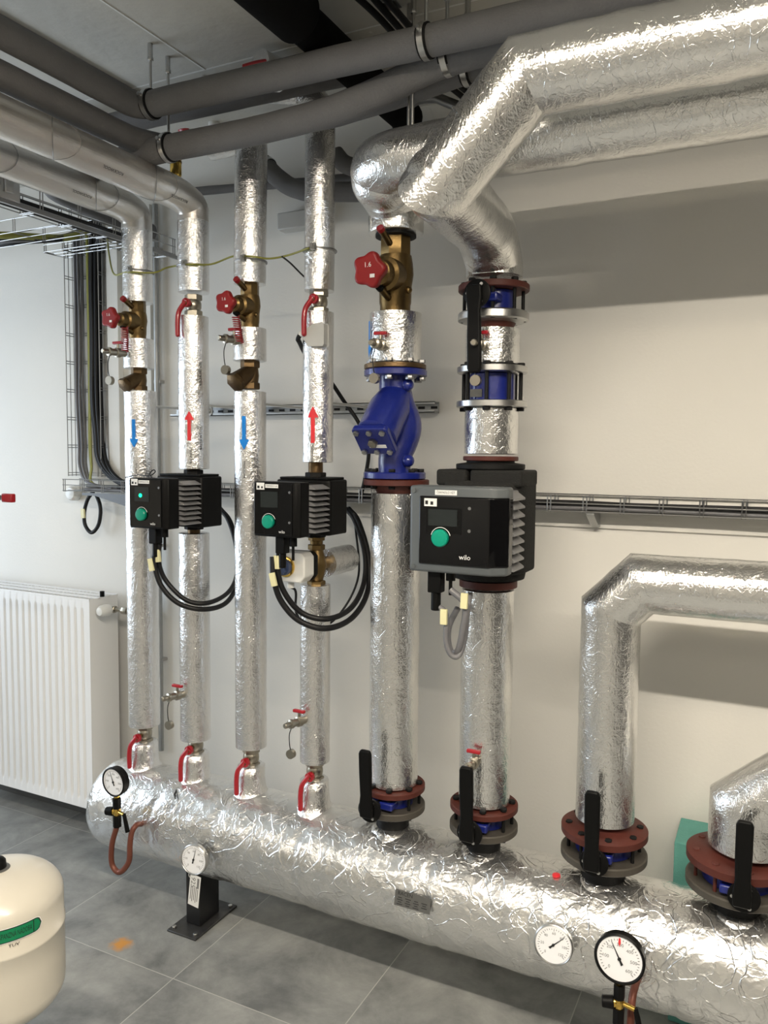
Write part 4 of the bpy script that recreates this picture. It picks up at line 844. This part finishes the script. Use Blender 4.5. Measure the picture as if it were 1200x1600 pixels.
MB(o).box((x0, yf + .06, z0 + .02), (x1 - .02, yf + .068, z1 - .02)).box((x0, yb - .012, z0 + .02), (x1 - .02, yb - .004, z1 - .02)).build('inner_panels', 'radiator_white', t)
g = MB(o)
for yy in (yf + .001, yf + .055, yf + .062, yf + .108, yf + .115, yb - .002): g.box((x0, yy - .0015, z1 - .006), (x1, yy + .0015, z1 + .002))
for i in range(44): g.box((x0 + .01 + i * .0225, yf, z1 - .008), (x0 + .013 + i * .0225, yb, z1 - .005))
g.build('top_grille', 'radiator_white', t)
c = (-2.643, -0.150, 1.097); MB(o).cyl((x1 - .02, -.12, z1 - .002), (x1 - .02, -.12, z1 + .022), .010, 14).build('air_plug', 'black_plastic', t)
for sx in (x1 - .15, x0 + .1): MB(o).box((sx - .015, yb, z0 + .1), (sx + .015, -.001, z1 - .1)).build('wall_bracket', 'radiator_white', t)
c = V(x1 + .05, -.125, 1.028)
MB(o).cyl((x1, -.125, 1.028), c, .011, 14).hexa((x1 + .004, -.125, 1.028), (1, 0, 0), .016, .014).hexa(c + V(.0, 0, 0), (1, 0, 0), .016, .012).cyl(c, (RX[0] - .40, -.125, 1.028), .009, 12).hexa((x1 + .10, -.125, 1.028), (1, 0, 0), .016, .03).build('valve_connection', 'nickel', t)
MB(o).lathe(c + V(-.012, -.012, 0), (0, -1, 0), [(.018, 0), (.024, .004), (.027, .02), (.025, .045), (.017, .058), (.006, .061)], 28).build('thermostat_head', 'white_plastic', t)
MB(o).sweep(fillet([(RX[0] - .41, -.125, 1.028), (RX[0] - .36, -.125, 1.028), (RX[0] - .36, -.04, 1.028), (RX[0] - .36, -.012, 1.028)], .02, 5), .009, 12).build('supply_pipe', 'nickel', t)

# ================================================================== WIRE TRAYS
def wire_tray(name, label, axis, a, b, fixed, z, wd, ht, pitch=.10, cat='cable tray', dbl=False, lines=None, sub=None, wr=.0021):
    """axis 'x': runs along x from a to b, y in fixed range; axis 'y' likewise; 'z' vertical."""
    f0, f1 = fixed; m = MB(sub or (a, f0, z)); rows = 4
    def P(t_, s, h):
        q = f0 + (f1 - f0) * s
        return V(t_, q, z + ht * h) if axis == 'x' else V(q, t_, z + ht * h) if axis == 'y' else V(q, z - ht * h, t_)
    for s, h in (lines or [(0, 1), (0, .5), (0, 0), (.33, 0), (.67, 0), (1, 0), (1, .5), (1, 1)]): m.sweep([P(a, s, h), P(b, s, h)], wr, 6)
    n = int(abs(b - a) / pitch); sg = 1 if b > a else -1
    for i in range(n + 1):
        for dlt in ((-.0055, .0055) if dbl else (0,)):
            t_ = a + sg * (pitch * i + .01) + dlt; m.sweep([P(t_, 0, 1), P(t_, 0, -.04), P(t_, 1, -.04), P(t_, 1, 1)], wr, 6)
    return m
def mk(m, label, cat='cable tray', name='wire_cable_tray', mt='zinc_wire'):
    t = thing(name, label, cat, tuple(m.o)); m.build('wire_frame', mt, t); return t
TZ = 1.533
m = wire_tray('t', '', 'x', -2.86, 2.5, (-.115, -.02), TZ, 0, .05, .115, dbl=True); TR = mk(m, 'long horizontal wire cable tray along the back wall')
o = tuple(m.o)
for bx in (-.545, -1.5, .5): MB(o).prism([(0, 0), (-.10, 0), (-.10, -.006), (-.02, -.05), (0, -.05)], (bx, -.015, TZ - .004), (0, 1, 0), (0, 0, 1), (.025, 0, 0)).build('wall_bracket', 'galvanized', TR)
MB(o).prism([(0, 0), (.36, 0), (.36, -.075), (.08, -.012), (0, -.012)], (-2.74, -.118, TZ - .006), (1, 0, 0), (0, 0, 1), (0, .002, 0)).build('side_bracket', 'bracket_grey', TR)
m = wire_tray('t', '', 'z', 1.595, 2.66, (-2.888, -2.685), -.012, 0, .045, .125, dbl=True); mk(m, 'vertical wire cable ladder on the wall above the radiator')
m = wire_tray('t', '', 'x', -2.925, -2.45, (-.135, -.02), 2.575, 0, .06, .11, dbl=True); mk(m, 'short horizontal wire basket at the top of the vertical ladder')
m = wire_tray('t', '', 'y', -.10, -4.4, (-2.31, -2.215), 2.50, 0, .06, .16, dbl=True, lines=[(0, 1), (0, 0), (1, 0), (1, .5), (1, 1)]); TY = mk(m, 'overhead wire tray running from the viewer to the wall'); o = tuple(m.o)
MB(o).box((-2.215, -.93, 2.495), (-2.205, -.84, 2.58)).box((-2.205, -.90, 2.515), (-2.195, -.87, 2.57)).build('splice_plate', 'steel', TY, bevel=.002)
MB(o).box((-2.222, -4.4, 2.484), (-2.210, -.08, 2.496)).build('support_rail', 'steel_dark', TY)
m = wire_tray('t', '', 'x', -2.36, -4.5, (-.49, -.35), 2.545, 0, .05, .30, dbl=True, lines=[(0, 1), (0, 0), (.5, 0), (1, 0), (1, 1)], wr=.0017); mk(m, 'overhead wire tray running left parallel to the wall')

# cables : horizontal tray
for i, (yy, zz, mtl, r, lab) in enumerate(((-.095, .008, 'cable_grey', .0065, 'grey'), (-.080, .008, 'cable_grey', .006, 'grey'), (-.062, .008, 'cable_grey', .006, 'grey'), (-.045, .008, 'cable_black', .007, 'black'), (-.088, .021, 'cable_black', .006, 'black'), (-.070, .021, 'cable_grey', .006, 'grey'), (-.052, .023, 'cable_black', .007, 'black'), (-.035, .018, 'cable_black', .006, 'black'))):
    x_ = -2.56 if mtl == 'cable_black' else -2.76
    pts = [V(x_, yy, TZ + zz)]
    while pts[-1].x < 2.3: pts.append(V(pts[-1].x + .28, yy + random.uniform(-.004, .004), TZ + zz + random.uniform(-.002, .003) + (.012 * math.exp(-((pts[-1].x + .45) / .2) ** 2) if i == 4 else 0)))
    cable('tray_cable', pts, r, mtl, lab + ' cable lying in the long wall tray', group=lab + ' cables in the long wall tray', n=3)
# cables on the vertical ladder, curving into the tray
for i in range(5):
    x = -2.857 + .0095 * i; yy = -.026 - .011 * (i % 2)
    cable('ladder_cable', [(x, yy, 2.70), (x + .003, yy, 2.45), (x + .006 - .006 * (i % 3), yy, 2.2), (x + .004, yy - .004, 1.95), (x + .008, yy, 1.75), (x + .02, yy - .01, 1.64), (x + .07, -.05, 1.575 - .003 * i), (x + .22, -.06 - .005 * i, TZ + .012)], .0062, 'cable_grey', 'grey cable in the left bundle of the vertical ladder', group='grey cables on the vertical ladder', n=6)
for i in range(7):
    x = -2.742 + .0135 * (i % 4); yy = -.028 - .013 * (i // 4) - .004 * (i % 2); w_ = .012 * math.sin(i)
    cable('ladder_cable', [(x + .005, yy, 2.72), (x + w_ * .5, yy, 2.45), (x - .004, yy, 2.2), (x + w_ * .6, yy - .004, 1.95), (x + .004, yy, 1.80), (x + .03, yy - .01, 1.67), (x + .11, -.05, 1.59), (x + .26, -.05 - .005 * i, TZ + .02), (x + .45, -.05 - .005 * i, TZ + .02)], .0085, 'cable_black', 'black cable in the right bundle of the vertical ladder', group='black cables on the vertical ladder', n=6)
for i in range(2):
    x = -2.779 + .006 * i; cable('ladder_cable', [(x, -.03, 2.70), (x + .004, -.032, 2.3), (x, -.03, 2.0), (x - .002 + .003 * i, -.032, 1.75), (x + .008, -.035, 1.64), (x + .03, -.05, 1.565), (x + .2, -.05, TZ + .015)], .0042, 'cable_yellow', 'yellow green cable in the middle of the vertical ladder', group='yellow green cables on the ladder', n=6)
# overhead tray cables
for i in range(4):
    yy = -.468 + .033 * i; mtl = ('cable_yellow', 'cable_black', 'cable_grey', 'cable_black')[i]
    cable('overhead_cable', [(-2.72 - .02 * i, -.07, 2.66), (-2.74, -.20, 2.60), (-2.82, yy + .03, 2.562), (-3.0, yy, 2.556), (-3.6, yy, 2.556), (-4.4, yy, 2.556)], .0145, mtl, ('yellow green', 'thick black', 'thick grey', 'rear thick black')[i] + ' cable in the overhead tray running left', n=6)
for i in range(4):
    x = -2.295 + .02 * i
    cable('overhead_cable', [(-2.70 + .015 * i, -.05, 2.60), (-2.62, -.09, 2.64), (-2.46, -.14, 2.58), (x, -.32, 2.513), (x, -1.2, 2.512), (x, -2.6, 2.512), (x, -4.3, 2.512)], .0085, 'cable_black', 'black cable in the overhead tray running towards the viewer', group='black cables in the overhead tray', n=6)
# loop below tray, white wall knob
cable('hanging_cable', [(-2.727, -0.050, 1.518), (-2.705, -0.050, 1.473), (-2.700, -0.052, 1.428), (-2.713, -0.055, 1.376), (-2.750, -0.058, 1.345), (-2.786, -0.060, 1.378), (-2.789, -0.060, 1.436), (-2.767, -0.060, 1.494), (-2.732, -0.060, 1.530)], .0085, 'cable_black', 'short black cable loop hanging under the left end of the wall tray', tags=(ctag((-2.789, -0.060, 1.430), 3),))
c = (-2.899, -0.030, 1.515); tag(MB((c[0], 0, c[2])).lathe((c[0], 0, c[2]), (0, -1, 0), [(.03, 0), (.034, .006), (.034, .03), (.026, .042), (.008, .046)], 28).build('wall_sensor', 'white_plastic'), 'round white sensor knob on the wall left of the tray end', 'sensor')
# wall conduit, trunking and a light band built as a strip
o = (-2.385, -.02, .42); t = thing('conduit_pipe', 'thin vertical steel conduit behind the leftmost riser', 'conduit', o)
MB(o).cyl((-2.385, -.028, .40), (-2.385, -.028, 2.74), .0115, 16).build('conduit', 'galvanized', t)
for z in (.8, 1.3, 2.0, 2.55): MB(o).box((-2.40, -.030, z), (-2.37, 0, z + .012)).build('clip', 'steel', t)
tag(MB((-2.63, -.02, 1.6)).box((-2.665, -.03, 1.585), (-2.60, 0, 2.92)).build('trunking_light_strip', 'wall_paint', bevel=.002), 'shallow white strip shaped for a light shading band right of the ladder', 'trunking')  # light shading band of the wall, built as a shallow strip
tag(MB((-2.44, -.02, 1.6)).box((-2.455, -.03, 1.6), (-2.415, 0, 2.745)).build('trunking_light_strip', 'wall_paint', bevel=.002), 'narrow white vertical trunking beside the steel conduit', 'trunking')

# strut rail with pipe rods
o = (-2.3, -.02, 1.876); t = thing('strut_rail', 'horizontal slotted steel strut rail on the wall behind the risers', 'rail', o)
m = MB(o)
for z in (1.857, 1.893): m.box((-2.30, -.045, z), (-1.10, -.002, z + .003))
m.box((-2.30, -.006, 1.857), (-1.10, -.002, 1.896)).box((-2.30, -.045, 1.857), (-1.10, -.042, 1.866)).box((-2.30, -.045, 1.887), (-1.10, -.042, 1.896)); m.build('rail_channel', 'galvanized', t)
m = MB(o)
for i in range(24): m.box((-2.28 + .05 * i, -.0075, 1.872), (-2.255 + .05 * i, -.0055, 1.881))
m.build('slots', 'ink', t)
for i in range(4):
    x = RX[i] + .005; xs = x + (.06 if i else -.02); oo = (x, -.05, 1.876)
    q = thing('pipe_hanger', ('leftmost', 'second', 'third', 'fourth')[i] + ' threaded hanger rod between the strut rail and a slim riser', 'hanger', oo, 'threaded hanger rods')
    MB(oo).cyl((x, -.045, 1.877), (x, HY + .05, 1.877), .005, 10).build('rod', 'steel', q); MB(oo).lathe((x, -.046, 1.877), (0, -1, 0), [(.020, 0), (.020, .003), (.011, .004), (.011, .012)], 24).build('washer_nut', 'steel', q)

# ================================================================== GREY FOAM COVERED PIPES UNDER THE CEILING
def gpipe(pts, label, r=.0385, m='grey_foam', rings=(), name='insulated_pipe', cat='pipe', fil=.05, seg=28):
    o = pts[0]; t = thing(name, label, cat, o); P = densify(fillet(pts, fil, 6), .04); MB(o).sweep(P, r, seg, True, fnoise(8, .0015, len(label))).build('foam_sleeve', m, t, ang=60)
    for (p, d) in rings:                   # pipe clip ring: dark rubber with steel outer band
        x_, y_, d = basis(d); p = V(p)
        for rr_, ww, mm, nm in ((r + .0035, .013, 'black_matte', 'clamp_rubber'), (r + .006, .008, 'steel', 'clamp_band')): MB(o).cyl(p - d * ww, p + d * ww, rr_, 36).build(nm, mm, t)
        MB(o).hexa(p + V(0, -r - .004, .012) if abs(d.x) > .5 else p + V(r + .004, 0, 0), (0, -1, 0), .006, .012).build('clamp_screw', 'steel', t)
    return t
gpipe([(-1.795, -4.4, 2.755), (-1.795, -.745, 2.755), (-.6, -.745, 2.742), (2.5, -.745, 2.742)], 'front grey foam pipe, comes from the viewer and turns right', rings=(((-1.745, -.745, 2.754), (1, 0, 0)), ((-.842, -.745, 2.745), (1, 0, 0))))
gpipe([(-1.875, -4.4, 2.68), (-1.86, -.70, 2.685), (-1.82, -.575, 2.695), (-1.2, -.57, 2.700), (-1.0, -.565, 2.720), (-.80, -.565, 2.745), (-.6, -.565, 2.745), (2.5, -.565, 2.745)], 'lower dark grey foam pipe from the viewer turning right behind', r=.038, rings=(((-.80, -.565, 2.745), (1, 0, 0)),), fil=.03)
gpipe([(-2.35, -.10, 2.60), (-2.35, -.62, 2.635), (-2.15, -.66, 2.640), (-1.75, -.66, 2.657), (-1.42, -.66, 2.652), (-1.16, -.66, 2.662), (-1.0, -.66, 2.690), (-.84, -.655, 2.735), (-.6, -.655, 2.742), (2.5, -.655, 2.742)], 'sagging grey foam pipe, lowest of the ceiling pipes running right', r=.039, rings=(((-1.752, -.66, 2.657), (1, 0, 0)), ((-.822, -.655, 2.738), (1, 0, .1))), fil=.09)
gpipe([(-4.5, -.51, 2.845), (-1.9, -.51, 2.845), (-1.2, -.50, 2.845)], 'upper grey foam pipe running left along the ceiling', r=.038)
gpipe([(-1.772, -0.120, 2.786), (-1.714, -0.130, 2.728), (-1.646, -0.140, 2.677), (-1.563, -0.150, 2.645), (-1.254, -0.150, 2.604), (-0.885, -0.150, 2.554)], 'grey foam pipe kinking down behind the third riser', r=.034, rings=(((-1.758, -0.120, 2.768), (1, 0, -.8)),), fil=.03)
gpipe([(-1.406, -0.220, 2.731), (-1.376, -0.220, 2.693), (-1.316, -0.220, 2.667), (-1.126, -0.220, 2.644)], 'short grey foam elbow behind the fourth riser', r=.030, fil=.03)
gpipe([(-2.321, -0.050, 2.765), (-2.074, -0.050, 2.749), (-1.625, -0.050, 2.719), (-1.255, -0.050, 2.696)], 'thin dark grey pipe high along the back wall', r=.016, fil=.01, seg=16)
# big black foam pipe
o = (-1.175, -.16, 2.845); t = thing('insulated_pipe', 'big black foam covered pipe crossing above the grey ones', 'pipe', o)
MB(o).sweep(densify([(-1.18, -.13, 2.845), (-1.175, -4.4, 2.845)], .05), .053, 36).build('foam_sleeve', 'black_foam', t)
MB(o).sweep(densify([(-1.175, -.82, 2.845), (-1.175, -1.35, 2.845)], .05), .070, 36).build('thick_sleeve', 'black_foam', t, bevel=.006)
MB(o).ball((-1.178, -.14, 2.84), .056, 20).build('end_bend', 'black_foam', t)
# ceiling tray with black cables above
t = thing('steel_channel', 'short galvanized channel under the ceiling carrying black cables', 'channel', (-.96, -.72, 2.90)); o = (-.96, -.72, 2.90)
MB(o).box((-.985, -1.3, 2.885), (-.925, -.72, 2.888)).box((-.985, -1.3, 2.885), (-.982, -.72, 2.93)).box((-.928, -1.3, 2.885), (-.925, -.72, 2.93)).build('channel', 'galvanized', t)
MB(o).box((-.99, -.74, 2.868), (-.93, -.70, 2.872)).build('cross_plate', 'galvanized', t)
for i in range(3):
    x = -1.0 + .028 * i; cable('ceiling_cable', [(x - .06 * (i == 0), -1.6, 2.86), (x - .03 * (i == 0), -1.0, 2.865), (x, -.72, 2.86), (x + .01, -.45, 2.85), (x + .05, -.2, 2.84), (x + .10, -.05, 2.80)], .009, 'cable_black', 'black cable running under the ceiling through the channel', group='black cables under the ceiling')
# hanger rods
def rod(x, y, zt, zb, label):
    o = (x, y, zt); t = thing('hanger_rod', label, 'rod', o, 'threaded ceiling rods'); MB(o).cyl((x, y, zb), (x, y, zt), .0045, 10).build('rod', 'steel', t)
    MB(o).cyl((x, y, zt - .045), (x, y, zt), .008, 12).hexa((x, y, zt - .05), (0, 0, 1), .0095, .010).build('anchor', 'steel', t)
rod(-1.745, -.745, 2.93, 2.79, 'ceiling rod at the elbow of the front grey pipe')
rod(-1.752, -.660, 2.93, 2.69, 'ceiling rod holding the sagging grey pipe')
rod(-1.733, -.51, 2.93, 2.87, 'short ceiling rod above the rear grey pipes')
rod(-.842, -.745, 2.93, 2.78, 'ceiling rod on the front grey pipe above the large handwheel')
rod(-.822, -.655, 2.93, 2.78, 'ceiling rod on the middle grey pipe, centre of three')
rod(-.80, -.565, 2.93, 2.78, 'ceiling rod on the rear grey pipe, right of three')
rod(-.955, -.60, 2.93, 2.59, 'left of two thin rods rising behind the foil elbows')
rod(-.925, -.64, 2.93, 2.59, 'right of two thin rods rising behind the foil elbows')
# curved grey hose and pale cap behind
cable('flexible_hose', [(-1.115, -0.250, 2.830), (-1.081, -0.250, 2.840), (-1.026, -0.250, 2.834), (-0.982, -0.250, 2.812), (-0.918, -0.250, 2.778)], .016, 'steel_dark', 'curved dark hose behind the two thin rods')
c = (-1.937, -0.200, 2.953); tag(MB(c).lathe((c[0], c[1], c[2]), (0, 0, 1), [(.022, -.04), (.022, .01), (.018, .022), (.006, .028)], 20).build('white_cap', 'white_plastic'), 'small pale cylinder cap behind the grey ceiling pipes', 'cap')
c = (-2.083, -0.200, 2.941); t = thing('ball_valve', 'dark red valve handle behind the grey ceiling pipes', 'valve', c); MB(c).ball(c, .03, 16, (1, .5, .8)).build('handle', 'red_lever', t); MB(c).cyl(V(c) + V(0, .02, -.01), V(c) + V(0, .19, -.01), .012, 14).build('valve_body', 'brass', t)
# rusty joint strip on ceiling
t = tag(MB((-2.015, -1.0, 2.925)).box((-2.022, -3.5, 2.917), (-2.008, -.49, 2.93)).build('ceiling_strip', 'steel_dark'), 'narrow dark metal strip along the ceiling beside the front grey pipe', 'strip')

# foam block on the wall behind the header, expansion vessel, lever at left edge
o = (-.19, -.12, .0); t = tag(MB((-.19, -.13, .40)).box((-.238, -.20, .0), (-.09, -.02, .562)).build('foam_block', 'foam_teal', bevel=.003), 'teal insulation foam board standing behind the header', 'foam board')
TX, TY_ = -1.625, -1.425; o = (TX, TY_, 0); t = thing('expansion_tank', 'cream expansion tank with green banner on a valve stand', 'tank', o)
zb, zt, r = .362, .722, .146
pr = []
for i in range(11): a = math.pi / 2 * i / 10; pr.append((max(.003, r * math.sin(a) ** .8), zb + .075 * (1 - math.cos(a))))
zm = zb + .215
pr += [(r, zm - .06), (r, zm - .006), (r * 1.012, zm - .003), (r * 1.012, zm + .003), (r * .995, zm + .006), (r * .995, zt - .075)]
for i in range(1, 11): a = math.pi / 2 * (1 - i / 10); pr.append((max(.003, r * .995 * math.sin(a) ** .8), zt - .075 * (1 - math.cos(math.pi / 2 * i / 10 - 0)) * 0 - .075 + .075 * math.sin(math.pi / 2 * i / 10)))
MB(o).lathe((TX, TY_, 0), (0, 0, 1), pr, 64).build('vessel', 'tank_cream', t, ang=50)
MB(o).lathe((TX, TY_, zt), (0, 0, 1), [(.03, -.004), (.028, .0), (.022, .002)], 32).build('top_ring', 'plate_grey', t)
MB(o).lathe((TX, TY_, zt), (0, 0, 1), [(.021, .0), (.019, .018), (.014, .024), (.005, .026)], 24).build('top_cap', 'black_plastic', t)
a0 = math.atan2(-2.65 - TY_, 0 - TX)
def banner(mb, hw, hh, rr_, zc, a_off, rnd=True):
    n = 30; vs = []; fs = []
    for i in range(n + 1):
        u = -hw + 2 * hw * i / n; hgt = hh
        if u > hw - hh: hgt = math.sqrt(max(1e-8, hh * hh - (u - hw + hh) ** 2))
        if u < -hw + hh: hgt = math.sqrt(max(1e-8, hh * hh - (u + hw - hh) ** 2))
        an = a0 + a_off + u / rr_
        for s in (-1, 1): vs.append((TX + rr_ * math.cos(an), TY_ + rr_ * math.sin(an), zc + s * hgt))
    for i in range(n): fs.append((2 * i, 2 * i + 2, 2 * i + 3, 2 * i + 1))
    return mb.raw(vs, fs)
zc = .632
banner(MB(o), .080, .0175, r + .0006, zc, .11).build('banner_outline', 'white_label', t)
banner(MB(o), .078, .0158, r + .0009, zc, .11).build('banner_edge', 'ink', t); bn = banner(MB(o), .0755, .0138, r + .0012, zc, .11).build('green_banner', 'tank_green', t)
vs, fs = text2d('EXPANZNÁ NÁDOBA', .0155); k = MB(o); rr_ = r + .0016
k.raw([V(TX + rr_ * math.cos(a0 + .11 + (a * .5 + .016) / rr_), TY_ + rr_ * math.sin(a0 + .11 + (a * .5 + .016) / rr_), zc + b * 1.15) for a, b in vs], fs)
an = a0 + .11 + .058 / rr_; k.obox((TX + rr_ * math.cos(an), TY_ + rr_ * math.sin(an), zc), V(-math.sin(an), math.cos(an), 0) * .0008, (0, 0, .0138), V(math.cos(an), math.sin(an), 0) * .0003)
vs, fs = text2d('TUV', .0125); k.raw([V(TX + rr_ * math.cos(a0 + .20 + a * 1. / rr_), TY_ + rr_ * math.sin(a0 + .20 + a * 1. / rr_), zc - .025 + b * .8) for a, b in vs], fs); k.build('banner_text', 'ink', t, flat=True)
MB(o).hexa((TX, TY_, .335), (0, 0, 1), .022, .03).lathe((TX, TY_, 0), (0, 0, 1), [(.014, .28), (.014, .36)], 16).cyl((TX + .0, TY_, .30), (TX + .075, TY_ + .0, .30), .015, 16).ball((TX + .05, TY_, .30), .021, 14).build('valve_body', 'nickel', t)
MB(o).box((TX + .026, TY_ - .03, .315), (TX + .045, TY_ - .005, .35)).build('green_handle', 'green_plastic', t, bevel=.004)
MB(o).lathe((TX, TY_, 0), (0, 0, 1), [(.06, 0), (.06, .008), (.014, .012), (.012, .29)], 20).build('stand_pipe', 'galvanized', t)
# lever valve entering at the left edge
xl = -2.33; o = (xl, -.9, 0); t = thing('ball_valve', 'red square ended lever entering at the left edge above the radiator', 'valve', (xl, -.9, 1.556))
o = (xl, -.9, 1.556); MB(o).box((xl + .085, -.908, 1.543), (-2.196, -.890, 1.571)).build('lever_grip', 'red_lever', t, bevel=.004); MB(o).box((xl, -.901, 1.549), (xl + .09, -.897, 1.565)).build('lever_arm', 'steel', t)
MB(o).cyl((xl, -.93, 1.557), (xl, -.89, 1.557), .010, 14).build('spindle', 'brass', t)
MB(o).lathe((xl, -.96, 0), (0, 0, 1), [(.022, 1.50), (.030, 1.53), (.032, 1.557), (.030, 1.584), (.022, 1.61)], 20).build('valve_body', 'brass', t)
t, o = sect('insulated_pipe', xl, .0, 1.505, .045, 'vertical foil pipe under the red lever outside the left edge', y=-.96, seed=30)
t, o = sect('insulated_pipe', xl, 1.61, 2.495, .045, 'vertical foil pipe above the red lever outside the left edge', y=-.96, seed=31)
